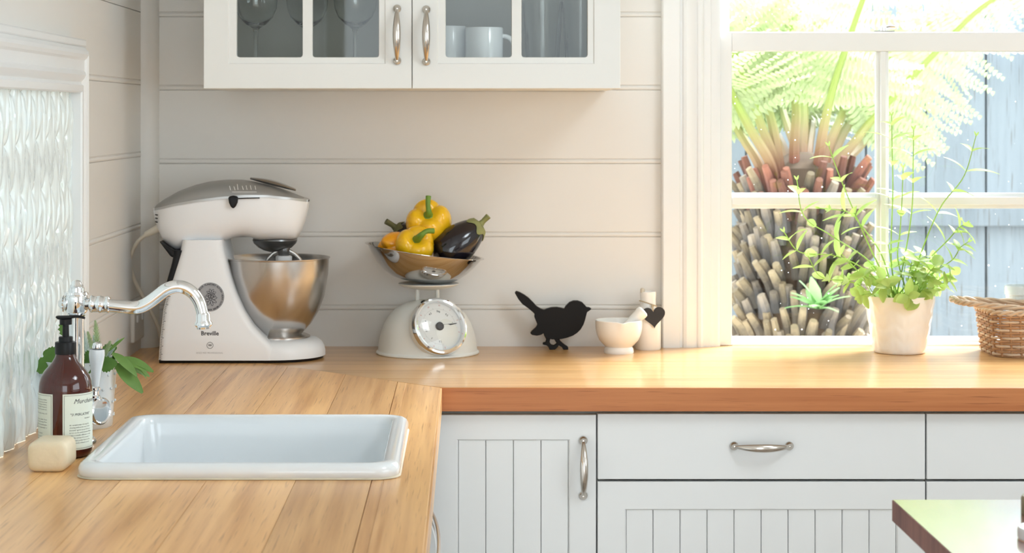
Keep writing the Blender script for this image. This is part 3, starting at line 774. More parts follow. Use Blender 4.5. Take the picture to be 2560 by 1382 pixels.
def glazed_door(xa, xb, pa, pb, hx, hz):
    """pa, pb: x bounds of the two lights in photo px"""
    ya, yb = UY, UY + .019
    dz0, dz1 = uz0, uz1
    lipx0, lipx1 = xat(pa[0] - 20, UY), xat(pb[1] + 16, UY)
    lz = zat(160, UY); gz0 = zat(144, UY); gz1 = dz1 - (gz0 - dz0)
    f = MB()
    out = [(xa, dz0), (xb, dz0), (xb, dz1), (xa, dz1)]; lip = [(lipx0, lz), (lipx1, lz), (lipx1, dz1 - (lz - dz0)), (lipx0, dz1 - (lz - dz0))]
    s = .002
    f.rings([[(x, yb, z) for x, z in out], [(x, ya + .001, z) for x, z in out], [(x + (.001 if x == xa else -.001), ya, z + (.001 if z == dz0 else -.001)) for x, z in out],
             [(x, ya, z) for x, z in lip], [(x + (s if x == lipx0 else -s), ya + .003, z + (s if z == lz else -s)) for x, z in lip], [(x + (s if x == lipx0 else -s), yb, z + (s if z == lz else -s)) for x, z in lip]], False, False, True)
    d = f.build('door', CABU, uc, ang=25)
    # field with rounded lights: grid of bars with rounded corners
    gx = [(xat(pa[0], UY), xat(pa[1], UY)), (xat(pb[0], UY), xat(pb[1], UY))]
    nrow = 3; hrow = (gz1 - gz0 - 2 * .0175) / nrow
    rows = [(gz0 + k * (hrow + .0175), gz0 + k * (hrow + .0175) + hrow) for k in range(nrow)]
    bm = bmesh.new()
    cell_x = [lipx0 + s, (gx[0][1] + gx[1][0]) / 2, lipx1 - s]; cell_z = [lz + s, (rows[0][1] + rows[1][0]) / 2, (rows[1][1] + rows[2][0]) / 2, dz1 - (lz - dz0) - s]
    fld = MB(); ym = ya + .003
    for i in range(2):
        for j in range(3):
            r = rrect(gx[i][0], gx[i][1], rows[j][0], rows[j][1], .006, 4); nn = len(r)
            X0, X1, Z0, Z1 = cell_x[i], cell_x[i + 1], cell_z[j], cell_z[j + 1]
            rec = []
            for (x, z) in r:      # matching point of the outer rectangle
                tx = (x - gx[i][0]) / (gx[i][1] - gx[i][0]); tz = (z - rows[j][0]) / (rows[j][1] - rows[j][0])
                rec.append((X0 if tx < .1 else X1, Z0 if tz < .1 else Z1))
            r2 = rrect(gx[i][0] + .0008, gx[i][1] - .0008, rows[j][0] + .0008, rows[j][1] - .0008, .0055, 4)
            fld.rings([[(x, ym, z) for x, z in rec], [(x, ym, z) for x, z in r], [(x, ym + .0012, z) for x, z in r2], [(x, yb, z) for x, z in r2], [(x, yb, z) for x, z in rec]], False, False)
    bm.free()
    fld.build('glazing_bars', CABU, d, ang=25)
    for i in range(2):
        for j in range(3):
            MB().box(gx[i][0] - .004, gx[i][1] + .004, ya + .012, ya + .015, rows[j][0] - .004, rows[j][1] + .004).build('pane', PANEC, d)
    put_handle(d, (hx, UY, hz))
glazed_door(ux0, um - .0007, (590, 757), (780, 948), xat(993, UY), zat(87, UY))
glazed_door(um + .0007, ux1, (1113, 1280), (1303, 1470), xat(1066, UY), zat(89, UY))

# glassware on the cabinet floor
FZ = uz0 + t + .001
def wine_glass(px, Y, label, py_bowl=66):
    zb = zat(py_bowl, Y) - FZ; x = xat(px, Y); s = 1.0
    g = thing('wine_glass', (x, Y, FZ), label, 'glass', 'wine glasses in the wall cabinet')
    R = .043
    o_ = [(.034, 0), (.034, .0016), (.020, .003), (.006, .007), (.0042, .014), (.0040, zb * .5), (.0044, zb - .012), (.0075, zb - .004), (.020, zb + .004), (.034, zb + .018), (.0415, zb + .036), (R, zb + .052), (.0405, zb + .080), (.037, zb + .105)]
    i_ = [(.0362, zb + .105), (.0397, zb + .080), (R - .001, zb + .052), (.0405, zb + .036), (.033, zb + .0195), (.019, zb + .0065), (0, zb + .003)]
    MB().lathe(o_ + i_, (x, Y, FZ), 40, cap0=True, cap1=False).build('bowl_and_stem', WINEG, g, ang=50)
    return g
wine_glass(640, -.245, 'clear wine glass in the wall cabinet, furthest from the mugs')
wine_glass(768, -.13, 'clear wine glass in the wall cabinet, behind the muntin')
wine_glass(888, -.245, 'clear wine glass in the wall cabinet, beside the upright handle')
def mug(px0, px1, pytop, Y, label, ang):
    R = (px1 - px0) / 2 * (ZB + Y) / F; x = xat((px0 + px1) / 2, Y); H = zat(pytop, Y) - FZ
    g = thing('mug', (x, Y, FZ), label, 'mug', 'mugs in the wall cabinet')
    MB().lathe([(0, .0), (R * .90, 0), (R * .96, .003), (R, .010), (R, H - .002), (R - .0012, H), (R - .0026, H - .0012), (R - .003, .008), (R * .8, .005), (0, .005)], (x, Y, FZ), 48, cap0=False, cap1=False).build('body', CERAM, g, ang=40)
    hh = MB(); P = []
    for k in range(17):
        a = -math.pi * .5 + math.pi * k / 16
        P.append((R - .002 + .026 * math.cos(a) ** .7 if k not in (0, 16) else R - .003, 0, H * .52 + .034 * math.sin(a)))
    M = Matrix.Translation((x, Y, FZ)) @ Matrix.Rotation(ang, 4, 'Z')
    hh.tube([M @ Vector(p) for p in P], .0048, 10); hh.build('handle', CERAM, g)
mug(1163, 1258, 69, -.235, 'white mug with its handle beside the tall tumblers', -.15)
mug(1078, 1166, 66, -.20, 'white mug half hidden by the glazed door frame', 2.6)
def tumbler(px0, px1, pytop, Y, label):
    R = (px1 - px0) / 2 * (ZB + Y) / F; x = xat((px0 + px1) / 2, Y); H = zat(pytop, Y) - FZ; seg = 48
    g = thing('tumbler', (x, Y, FZ), label, 'glass', 'tall tumblers in the wall cabinet')
    def ring(r, z, k): return [(x + r * (1 + k * math.cos(12 * 2 * math.pi * i / seg * 1.0)) * math.cos(2 * math.pi * i / seg), Y + r * (1 + k * math.cos(12 * 2 * math.pi * i / seg)) * math.sin(2 * math.pi * i / seg), FZ + z) for i in range(seg)]
    rs = [ring(R * .74, 0, 0), ring(R * .78, .003, .02), ring(R * .88, H * .5, .025), ring(R * .99, H * .95, .006), ring(R, H, 0), ring(R - .0016, H, 0), ring(R * .99 - .002, H * .95, 0), ring(R * .88 - .0022, H * .5, 0), ring(R * .78 - .0025, .012, 0)]
    MB().rings(rs).build('fluted_wall', WINEG, g, ang=40)
tumbler(1306, 1406, 3, -.23, 'tall fluted tumbler next to the white mugs')
tumbler(1405, 1500, 2, -.20, 'tall fluted tumbler at the window end of the wall cabinet')

# ------------------------------------------------------------------ stand mixer
MY = -.190                                     # centre plane
mixer = thing('stand_mixer', (xat(600, MY), MY, BT), 'white stand mixer with grey top and steel bowl in the corner', 'mixer')
SYF = -.292                                    # front face of the stand
def sx(px): return xat(px, SYF)
def sz(py): return zat(py, SYF)
HW = MY - SYF                                  # half thickness
left_tab = [(607, 450), (633, 444), (668, 435), (702, 426), (740, 413), (777, 404), (850, 397), (909, 393)]
right_tab = [(607, 551), (646, 560), (683, 571), (728, 586), (777, 608), (815, 631), (841, 654), (856, 671), (872, 684), (909, 690)]
rs = []
for k in range(34):
    py = 602 + (907 - 602) * k / 33
    a, b = sx(interp(left_tab, py)), sx(interp(right_tab, py)); z = max(sz(py), BT + .0058)
    h = HW * (.80 + .20 * min(1, (py - 602) / 250))
    rs.append([(x, y, z) for x, y in rrect(a, b, MY - h, MY + h, .016, 5)])
MB().rings(rs).build('stand', PLASTIC, mixer, ang=50)
# foot under the bowl: stadium with rounded edge
BX = xat(693, MY)
def stadium(x0, xc, r, z, n=24):
    pts = [(x0, MY + r, z)] + [(xc + r * math.sin(math.pi * k / n), MY + r * math.cos(math.pi * k / n), z) for k in range(n + 1)] + [(x0, MY - r, z)]
    return pts
rs = []
xl0 = sx(560); xr1 = xat(815, MY)
for ins, z in [(.0, .0058), (.0, .014), (.002, .023), (.007, .032), (.015, .038), (.028, .0415), (.05, .043)]:
    r = HW - .0012 - ins; rs.append(stadium(xl0 + ins * .2, xr1 - HW, r, BT + z))
MB().rings(rs).build('foot', PLASTIC, mixer, ang=50)
rb = MB()
rb.rings([stadium(sx(397), xr1 - HW, HW - .006, BT), stadium(sx(397), xr1 - HW, HW - .003, BT + .0065)])
rb.build('rubber_base', BLACK, mixer)
# dark spine and neck joint at the back of the stand
sp_ = MB(); rs = []
for py, a, b in [(628, 431, 452), (660, 425, 445), (706, 412, 432), (740, 409, 425)]:
    rs.append([(x, y, sz(py)) for x, y in rrect(sx(a), sx(b), MY - HW * .80, MY + HW * .80, .006, 3)])
sp_.rings(rs).build('back_spine', BLACK, mixer)
jn = MB(); jn.prism([(xat(411, MY), zat(596, MY)), (xat(452, MY), zat(622, MY)), (xat(470, MY), zat(618, MY)), (xat(462, MY), zat(640, MY)), (xat(441, MY), zat(636, MY))], 'y', MY - .078, MY + .078)
jn.build('tilt_hinge', BLACK, mixer, bevel=.004)
# head: lower white shell and grey lid
def hx(px): return xat(px, MY)
def hz(py): return zat(py, MY)
bot = [(388, 524), (390, 548), (398.6, 570.5), (413, 600.6), (431.7, 617.5), (450, 626), (469, 616), (499, 607.5), (551, 606), (563, 600.6), (586, 592), (612, 588), (631, 591), (650, 598), (742, 597), (751.5, 582), (764.6, 548), (770, 521), (772, 503)]
spl = [(388, 523.5), (413, 518.6), (450, 509), (507, 499), (563, 492), (620, 487.7), (676, 487.7), (733, 494.5), (772, 502)]
top = [(388, 521), (392, 512), (413, 497), (450, 476), (488, 462), (526, 453), (563, 449), (601, 449), (638.6, 454.6), (676, 463), (714, 476), (751.5, 491.5), (772, 501)]
def hw(px):
    t = (px - 388) / (772 - 388)
    return .082 * max(.06, (1 - abs(2 * t - 1) ** 3.2)) ** .42
stations = [388.3, 389, 391, 395, 400, 406] + [413 + 11 * k for k in range(32)] + [758, 763, 767, 770, 771.5]
rl, rt = [], []
N = 18
for px in stations:
    zb_, zs_, zt_ = hz(interp(bot, px)), hz(interp(spl, px)), hz(interp(top, px)); w = hw(px); x = hx(px)
    zb_ = min(zb_, zs_ - .0008); zt_ = max(zt_, zs_ + .0006)
    def sect(z0, zz, e):
        out = []
        for k in range(N + 1):
            a = math.pi * k / N; c, s = math.cos(a), math.sin(a)
            out.append((x, MY - w * math.copysign(abs(c) ** e, c), z0 + (zz - z0) * s ** e))
        return out
    rl.append(sect(zs_, zb_, .52)); rt.append(sect(zs_, zt_, .80))
MB().rings(rl).build('head', PLASTIC, mixer, ang=55)
lid = MB().rings([[(x, MY + (y - MY) * 1.012, z) for x, y, z in r] for r in rt]).build('lid', GREYP, mixer, ang=55)
def lid_y(px, py):
    w = hw(px) * 1.012; zs_, zt_ = hz(interp(spl, px)), hz(interp(top, px)); f = min(.999, max(0, (hz(py) - zs_) / (zt_ - zs_)))
    s = f ** (1 / .80); c = math.sqrt(max(0, 1 - s * s)); return MY - w * c ** .80
# rim band between lid and head
bd = MB(); rs = []
for px in stations:
    w = hw(px) * 1.02; z = hz(interp(spl, px)); x = hx(px)
    rs.append([(x, MY - w, z - .0012), (x, MY - w, z + .0035), (x, MY + w, z + .0035), (x, MY + w, z - .0012)])
bd.rings(rs).build('rim_band', pm('satin_silver', (.55, .56, .56), .35, .6, var=.03), mixer)
# speed marks
sm = MB()
for k, (x, y0, y1) in enumerate([(584, 462, 471), (595, 463, 471), (602, 458, 470), (615, 462, 470), (624, 461, 470), (634, 461, 470), (645, 462, 470)]):
    for (xa, ya), (xb, yb) in (((x, y0), (x + 4, y1)),):
        A = at(xa, ya, lid_y(xa, ya) - .0012); B = at(xb, yb, lid_y(xb, yb) - .0012); A.x, A.z = hx(xa), hz(ya); B.x, B.z = hx(xb), hz(yb)
        sm.tube([A, B], .0008, 6)
A = Vector((hx(592), lid_y(592, 476) - .0006, hz(476))); B = Vector((hx(652), lid_y(652, 476) - .0006, hz(476))); sm.tube([A, B], .0005, 6)
sm.build('speed_marks', pm('white_print', (.85, .85, .83), .5, var=.02), mixer)
sl = MB(); ysl = MY - .0845
sl.tube([Vector((hx(598), ysl - .0, hz(492))), Vector((hx(630), ysl - .0004, hz(491))), Vector((hx(660), ysl + .0002, hz(490.5)))], .0011, 6)
sl.build('speed_slot', BLACK, mixer)
kn = MB(); pts = [(-.0092, .006), (-.0095, .002), (-.0085, -.006), (-.005, -.0135), (0, -.0185), (.005, -.0135), (.0085, -.006), (.0095, .002), (.0092, .006), (0, .0078)]
kn.prism([(hx(596) + a, hz(494) + b) for a, b in pts], 'y', ysl - .009, ysl + .002)
kn.build('speed_knob', BLACK, mixer, bevel=.003, bseg=3)
# release lever on the lid
lv = MB(); rs = []
for k in range(17):
    t = k / 16; px = 628 + (741 - 628) * t; py = 446.5 + 29 * t - 3.2 * math.sin(math.pi * t)
    w = .024 * math.sin(math.pi * (.06 + .88 * t)) ** .7; th = .0022 + .0035 * math.sin(math.pi * t)
    c = Vector((hx(px), MY - .012, hz(py)))
    rs.append([(c.x, c.y + w * math.cos(2 * math.pi * i / 16), c.z + .001 + th * math.sin(2 * math.pi * i / 16)) for i in range(16)])
lv.rings(rs).build('release_lever', pm('dark_chrome', (.42, .41, .40), .15, 1.0, var=.05), mixer)
# vents at the back end
for py in (534.5, 543, 552):
    vt = MB(); P = []
    for k in range(6):
        px = 392.2 + 2.4 * k; P.append(Vector((hx(px), MY - hw(px) * .80 + .0 - .0012 - .012 * min(1, (px - 392) / 9), hz(py))))
    vt.tube(P, [.0005, .0011, .0013, .0013, .0011, .0004], 8); vt.build('vent', BLACK, mixer)
# planetary hub, shaft, beater collar
hb = MB(); hc = xat(690, MY)
hb.lathe([(.0445, 0), (.0455, -.003), (.043, -.009), (.034, -.018), (.024, -.0235), (.012, -.0265), (.010, -.027)], (hc - .002, MY, hz(597.5) + .001), 40)
hb.lathe([(.012, -.01), (.0125, -.022), (.011, -.033), (.0095, -.035)], (xat(711, MY), MY - .012, hz(597)), 24)
hb.build('planetary_hub', DARKM, mixer)
MB().lathe([(.0165, -.046), (.0168, -.035), (.014, -.033), (.009, -.033)], (xat(711, MY), MY - .012, hz(597)), 24).build('beater_collar', PLASTIC, mixer)
bt = MB(); P = [Vector((xat(711, MY) + .045 * math.sin(a) * (1 if True else 0), MY - .012, 1.052 - .062 * math.cos(a) + .005)) for a in [math.pi * 2 * k / 24 for k in range(24)]]
bt.tube(P, .0035, 8, closed=True); bt.tube([(xat(711, MY), MY - .012, 1.112), (xat(711, MY), MY - .012, 1.0)], .004, 8); bt.build('beater', STEEL, mixer)
# bowl
pr = [(847, 57), (838, 58), (830, 64), (807, 85), (777, 103.6), (740, 118), (683, 127.5), (650, 129)]
k_ = (ZB + MY) / F
prof = [((r * k_), zat(y, MY)) for y, r in pr]; rz = zat(643.5, MY)
outer = [(0, BT + .0432), (prof[0][0], BT + .0432)] + prof[1:] + [(.1050, rz - .002), (.1072, rz - .0010), (.1075, rz + .0008), (.1058, rz + .0012)]
inner = [(r - .0022, z + .001) for r, z in prof[1:][::-1]] + [(.03, prof[1][1] + .001), (0, prof[1][1])]
MB().lathe([(r, z - BT) for r, z in outer + inner], (BX, MY, BT), 72, cap0=False, cap1=False).build('bowl', STEEL, mixer, ang=40)
MB().lathe([(.067, .0405), (.067, .0445), (.060, .0475), (.046, .0475)], (BX, MY, BT), 48).build('bowl_seat', STEEL, mixer)
# print on the stand
YS = SYF - .0006
def stamp(parent, name, body, px, py, h_px, mat, bold=0.0, width_px=None, Y=YS, shear=0.0):
    vs, fs = text_mesh(body, 1.0, bold, shear)
    xs_ = [v[0] for v in vs]; ys_ = [v[1] for v in vs]
    k = (ZB + Y) / F; s = h_px * k / (max(ys_) - min(ys_)); kx = s if width_px is None else width_px * k / (max(xs_) - min(xs_))
    cx, cy = (max(xs_) + min(xs_)) / 2, (max(ys_) + min(ys_)) / 2; c = at(px, py, Y)
    m = MB(); m.add([(c.x + (v[0] - cx) * kx, Y, c.z + (v[1] - cy) * s) for v in vs], fs)
    return m.build(name, mat, parent, smooth=False)
def yfront(py): return MY - HW * (.80 + .20 * min(1, (py - 602) / 250)) - .0005
stamp(mixer, 'brand_lettering', 'Breville', 525, 833, 11, INK, .02, 44, yfront(833))
stamp(mixer, 'fine_print', 'WIZZ MIX PROFESSIONAL', 524, 882, 3.6, INKG, 0, 68, yfront(882))
stamp(mixer, 'emblem_letter', 'W', 525, 863, 6, INK, .02, 10, yfront(863))
def ring_flat(parent, name, c, r0, r1, mat, n=48):
    m = MB(); vs = []; fs = []
    for k in range(n):
        a = 2 * math.pi * k / n
        vs += [(c.x + r0 * math.cos(a), c.y, c.z + r0 * math.sin(a)), (c.x + r1 * math.cos(a), c.y, c.z + r1 * math.sin(a))]
        j = (k + 1) % n; fs.append((2 * k, 2 * k + 1, 2 * j + 1, 2 * j))
    m.add(vs, fs); return m.build(name, mat, parent, smooth=False)
k_ = (ZB + SYF) / F
ring_flat(mixer, 'emblem_ring', at(525, 863, yfront(863)), 7.2 * k_, 8.2 * k_, INK)
# round seal; the stand leans there, so it stays a hair proud of the face
ys = yfront(720) - .001
sc = at(525, 742, ys); sc.y = yfront(742) - .0004
def on_face(x, z):
    py = CY + (CZ - z) * F / (ZB + SYF); return yfront(py)
def seal_poly(vs, fs, lift): return [(x, on_face(x, z) - lift, z) for x, z in vs], fs
R = 36 * k_
m = MB(); vs = [(sc.x, sc.z)] + [(sc.x + R * math.cos(2 * math.pi * k / 64), sc.z + R * math.sin(2 * math.pi * k / 64)) for k in range(64)]
vv, ff = seal_poly(vs, [(0, 1 + k, 1 + (k + 1) % 64) for k in range(64)], .0006); m.add(vv, ff); seal = m.build('seal', SILVERP, mixer, smooth=False)
m = MB()
def arc_text(body, a0, a1, r, h):
    n = len(body)
    for i, ch in enumerate(body):
        if ch == ' ': continue
        a = a0 + (a1 - a0) * i / (n - 1); vs, fs = text_mesh(ch, h * 1.45, .012 * h)
        cx = (max(v[0] for v in vs) + min(v[0] for v in vs)) / 2
        out = []
        for v in vs:
            lx, ly = v[0] - cx, v[1]; rr_ = r + ly; t = a - lx / r
            out.append((sc.x + rr_ * math.cos(t), sc.z + rr_ * math.sin(t)))
        vv, ff = seal_poly(out, fs, .0012); m.add(vv, ff)
arc_text('SUPERIOR PLANETARY ACTION', math.radians(165), math.radians(25), 29.5 * k_, 4.2 * k_)
arc_text('HEAVY DUTY MIXER BOWL', math.radians(10), math.radians(-100), 29.5 * k_, 4.2 * k_)
m.build('seal_lettering', INK, seal, smooth=False)
m = MB()
def petal_ring(cx, cz, n, L, w):
    for k in range(n):
        a = 2 * math.pi * k / n + .3; u = (math.cos(a), math.sin(a)); v = (-u[1], u[0])
        o = []; i_ = []
        for t in range(15):
            q = 2 * math.pi * t / 14
            lx, ly = L * (.55 + .45 * math.cos(q)), w * math.sin(q)
            o.append((cx + u[0] * lx + v[0] * ly, cz + u[1] * lx + v[1] * ly)); lx2, ly2 = L * (.55 + .39 * math.cos(q)), (w - .0006) * math.sin(q) * .86
            i_.append((cx + u[0] * lx2 + v[0] * ly2, cz + u[1] * lx2 + v[1] * ly2))
        vv, ff = seal_poly(o + i_, [(t, t + 1, t + 16, t + 15) for t in range(14)], .0012); m.add(vv, ff)
petal_ring(sc.x + 2 * k_, sc.z - 6 * k_, 8, 17 * k_, 3.4 * k_); petal_ring(sc.x + 3 * k_, sc.z + 8 * k_, 8, 13 * k_, 2.8 * k_)
m.build('seal_flower', INK, seal, smooth=False)
# measuring marks along the back edge of the stand
m = MB()
for k in range(40):
    py = 742 + (902 - 742) * k / 39; x = sx(interp(left_tab, py)); L = .0062 if k % 5 == 0 else .0034
    y = yfront(py) + .0048
    m.add([(x + .0030, y, sz(py) - .0004), (x + .0030 + L, y - .0040, sz(py) - .0004 - .0002), (x + .0030 + L, y - .0040, sz(py) + .0003), (x + .0030, y, sz(py) + .0004)], [(0, 1, 2, 3)])
m.build('measuring_marks', INK, mixer, smooth=False)
# flex
P = [at(397, 570, -.19), at(381, 578, -.19), at(366, 586, -.185), at(345, 604, -.17), at(328, 636, -.15), at(325, 662, -.14), at(336, 700, -.13), at(356, 738, -.115), at(378, 780, -.10), at(396, 820, -.085), at(402, 855, -.07)]
C = spline(P, 8)
cord = thing('mixer_flex', P[0], 'cream electric cable looping from the back of the mixer', 'cable')
cd = MB(); cd.tube(C[10:] + [Vector((-.62, -.06, BT + .006)), Vector((-.575, -.05, BT + .006))], .0042, 10); cd.build('flex', pm('cream_flex', (.74, .69, .58), .45, var=.03), cord)
st = MB(); st.tube(C[:17], [.0085 - .0022 * k / 16 for k in range(17)], 12); st.build('strain_relief', MATS['cream_flex'], cord)
# power point on the left wall
pp = thing('power_outlet', (XL, -.10, .957), 'cream power outlet plate on the boarded wall behind the herb pot', 'outlet')
MB().box(XL - .001, XL + .009, -.165, -.045, .925, .990).build('plate', WALL, pp, bevel=.003)
for y in (-.135, -.075):
    MB().box(XL + .009, XL + .0125, y - .007, y + .007, .965, .980).build('switch', TRIM, pp, bevel=.001)

# ------------------------------------------------------------------ kitchen scale
KY = -.120; KX = xat(1069, KY)
scale = thing('kitchen_scale', (KX, KY, BT), 'cream enamel kitchen scale with round dial and posts under a tilted steel bowl', 'scale')
MB().lathe([(.1045, .0), (.1065, .002), (.1060, .0045), (.1025, .007), (.1015, .016), (.0995, .030), (.0955, .046), (.0895, .062), (.080, .078), (.066, .0925), (.048, .103), (.030, .1085), (.012, .1105), (0, .111)], (KX, KY, BT), 72, cap0=True, cap1=False).build('housing', ENAMEL, scale, ang=40)
for px in (1043, 1093):
    MB().lathe([(.0046, .09), (.0046, .142)], (xat(px, KY), KY, BT), 16).build('post', ENAMEL, scale)
MB().lathe([(.014, 0), (.036, .003), (.056, .0085), (.0625, .0125), (.0630, .0140), (.0600, .0148), (0, .0148)], (xat(1072, KY), KY, zat(724.5, KY)), 48, cap1=False).build('plate', ENAMEL, scale)
PLZ = zat(724.5, KY) + .0148
kb = MB().lathe([(.003, 0), (.006, .002), (.0075, .0045), (.006, .007), (.0025, .009), (0, .0092)], (xat(1061, KY), KY - .03, BT + .103), 16); kb.build('zero_knob', BLACK, scale)
nd = Vector((.43, -.83, .355)).normalized()
dc = at(1100, 815, -.206)
DM = frame(dc, nd, Vector((1, .42, -.08)))
DR = .0575
rg = MB(); rg.lathe([(DR - .0105, -.018), (DR + .001, -.018), (DR + .002, .001), (DR + .0005, .0045), (DR - .003, .006), (DR - .0065, .0048), (DR - .0075, .001), (DR - .0085, -.003)], (0, 0, 0), 64, DM, cap0=False, cap1=False)
rg.build('bezel', CHROME, scale)
MB().lathe([(DR + .0020, -.020), (DR + .0012, -.001)], (0, 0, 0), 64, DM, cap0=False, cap1=False).build('dial_housing', ENAMEL, scale)
MB().lathe([(0, -.0035), (DR - .006, -.0035), (DR - .006, -.005), (0, -.005)], (0, 0, 0), 64, DM, cap0=False, cap1=False).build('dial', pm('dial_card', (.78, .80, .80), .5, var=.01), scale)
prn = MB(); prr = MB()
def dial_text(mb, body, deg, r, h):
    vs, fs = text_mesh(body, h * 1.4, .01 * h); a = math.radians(90 - deg)
    cx = (max(v[0] for v in vs) + min(v[0] for v in vs)) / 2; cy = (max(v[1] for v in vs) + min(v[1] for v in vs)) / 2
    t = a - math.pi / 2; M = DM @ Matrix.Translation((r * math.cos(a), r * math.sin(a), -.0030)) @ Matrix.Rotation(t, 4, 'Z')
    mb.add([(v[0] - cx, v[1] - cy, 0) for v in vs], fs, M)
for i, s_ in enumerate(['5kg', '0.5', '1', '1.5', '2', '2.5', '3', '3.5', '4', '4.5']): dial_text(prn, s_, i * 36, .0315, .0040)
for i, s_ in enumerate(['11', '1', '2', '3', '4', '5', '6', '7', '8', '9', '10']): dial_text(prr, s_, i * 360 / 11 + 4, .0445, .0032)
for i in range(100):
    a = 2 * math.pi * i / 100; r0, r1 = .0365, .0375 + (.0018 if i % 10 == 0 else 0)
    u = Vector((math.cos(a), math.sin(a), 0)); v = Vector((-u.y, u.x, 0)) * .00018
    prn.add([u * r0 - v - Vector((0, 0, .003)), u * r1 - v - Vector((0, 0, .003)), u * r1 + v - Vector((0, 0, .003)), u * r0 + v - Vector((0, 0, .003))], [(0, 1, 2, 3)], DM)
prn.build('dial_numerals', INK, scale, smooth=False); prr.build('pound_numerals', INKR, scale, smooth=False)
nl = MB(); na = math.radians(12)
NM = DM @ Matrix.Rotation(na, 4, 'Z')
nl.prism([(0, -.0030), (.040, -.0006), (.040, .0006), (0, .0030)], 'z', -.0022, -.0014, NM); nl.lathe([(.0085, -.003), (.0085, .0008), (.007, .0022), (0, .0026)], (0, 0, 0), 24, NM, cap1=False)
nl.build('needle', pm('charcoal_needle', (.05, .05, .055), .4, var=.1), scale)
MB().lathe([(DR - .0072, .0022), (.040, .0050), (.020, .0070), (0, .0078)], (0, 0, 0), 48, DM, cap0=False, cap1=False).build('dial_cover', thin_glass('dial_cover_glass', (.97, .98, .98), 1.0), scale)

# bowl on the scale, tipped a little to the right
tilt = math.radians(7.9)
bowl = thing('steel_bowl', (xat(1068, KY), KY, PLZ), 'polished steel scale bowl heaped with peppers and eggplants', 'bowl')
BM = Matrix.Translation((xat(1051, KY), KY, PLZ + .0036)) @ Matrix.Rotation(tilt, 4, 'Y')
po = [(0, 0), (.045, .0005), (.060, .004), (.078, .0145), (.095, .031), (.108, .048), (.117, .0625), (.1185, .066), (.1245, .0672)]
pi_ = [(.1245, .0680), (.1178, .0675), (.1160, .0632), (.107, .0490), (.094, .0320), (.077, .0155), (.059, .0052), (.044, .0018), (0, .0013)]
MB().lathe([(r * 1.0, z * .93) for r, z in po + pi_], (0, 0, 0), 80, BM, cap0=False, cap1=False).build('bowl_shell', MIRROR_STEEL, bowl, ang=40)

# ------------------------------------------------------------------ vegetables
YEL = pm('yellow_pepper_skin', (0.90, 0.52, 0.010), 0.22, var=.10, vscale=22, coat=.3, sss=.08)
ORA = pm('orange_pepper_skin', (0.88, 0.38, 0.010), 0.24, var=.10, vscale=22, coat=.3, sss=.08)
STEM = pm('pepper_stem_green', (0.15, 0.27, 0.03), 0.45, var=.25, vscale=60)
EGG = pm('eggplant_skin', (0.010, 0.008, 0.013), 0.10, var=.3, vscale=8, coat=.5)
CALYX = pm('eggplant_calyx', (0.25, 0.26, 0.10), 0.6, var=.25, vscale=60)
CALYX2 = pm('dull_eggplant_calyx', (0.13, 0.125, 0.05), 0.6, var=.25, vscale=60)
def pepper(label, c, axis, R, H, lobes, phase, stem_pts, mat, twist=0):
    t = thing('bell_pepper', c, label, 'pepper', 'peppers in the scale bowl')
    M = frame(c, axis) @ Matrix.Rotation(twist, 4, 'Z')
    m = MB(); seg, rin = 60, 30; rs = []
    for k in range(rin + 1):
        v = math.pi * k / rin; ring = []
        for i in range(seg):
            a = 2 * math.pi * i / seg
            lob = abs(math.cos(lobes * (a - phase) / 2)) ** .7
            topness = max(0, math.cos(v)); bulge = 1 - .20 * (1 - lob) * (.35 + .65 * abs(math.cos(v)) ** .5)
            r = R * (max(1e-4, math.sin(v)) ** .72) * bulge * (1.0 - .16 * max(0, -math.cos(v)))
            z = H / 2 * math.copysign(abs(math.cos(v)) ** .8, math.cos(v))
            dip = math.exp(-(r / (R * .42)) ** 2)
            z -= dip * (.36 * H / 2 if z > 0 else -.25 * H / 2)
            z += .10 * H * (lob - .6) * math.exp(-((r / R - .62) / .3) ** 2) * (1 if z > 0 else -1)
            ring.append((r * math.cos(a), r * math.sin(a), z))
        rs.append(ring)
    m.rings(rs, M=M); m.build('flesh', mat, t, ang=180)
    s = MB(); zt = H / 2 * .62
    col = []
    for k, (r, z) in enumerate([(.001, zt - .006), (R * .30, zt - .004), (R * .33, zt - .001), (R * .24, zt + .0025), (R * .15, zt + .006)]):
        col.append([(r * (1 + (.12 * math.cos(5 * 2 * math.pi * i / 30) if k in (1, 2) else 0)) * math.cos(2 * math.pi * i / 30), r * (1 + (.12 * math.cos(5 * 2 * math.pi * i / 30) if k in (1, 2) else 0)) * math.sin(2 * math.pi * i / 30), z) for i in range(30)])
    s.rings(col, M=M)
    base = M @ Vector((0, 0, zt)); C = spline([base] + stem_pts, 6); n = len(C)
    s.tube(C, [.0085 - .0035 * min(1, i / (n * .5)) + .0022 * max(0, i / n - .6) for i in range(n)], 12)
    s.build('stem', STEM, t, ang=60)
    return t
pc = at(1072, 556, -.125)
pepper('large yellow pepper with an upright green stem on top of the heap', pc, (-.03, -.80, .60), .0475, .078, 4, .5, [at(1072, 530, -.158), at(1070, 510, -.160), at(1071, 490, -.156)], YEL, .35)
pc2 = at(1038, 612, -.185)
pepper('small yellow pepper with a hooked stem at the front rim', pc2, (.16, -.82, .56), .0405, .062, 3, .2, [at(1053, 588, -.226), at(1066, 578, -.225), at(1084, 577, -.218)], YEL, 1.0)
pc3 = at(984, 617, -.155)
pepper('orange-yellow pepper lying on its side against the bowl rim', pc3, (.80, .55, .12), .031, .062, 3, .9, [at(1000, 600, -.09), at(1008, 598, -.08)], ORA, .4)
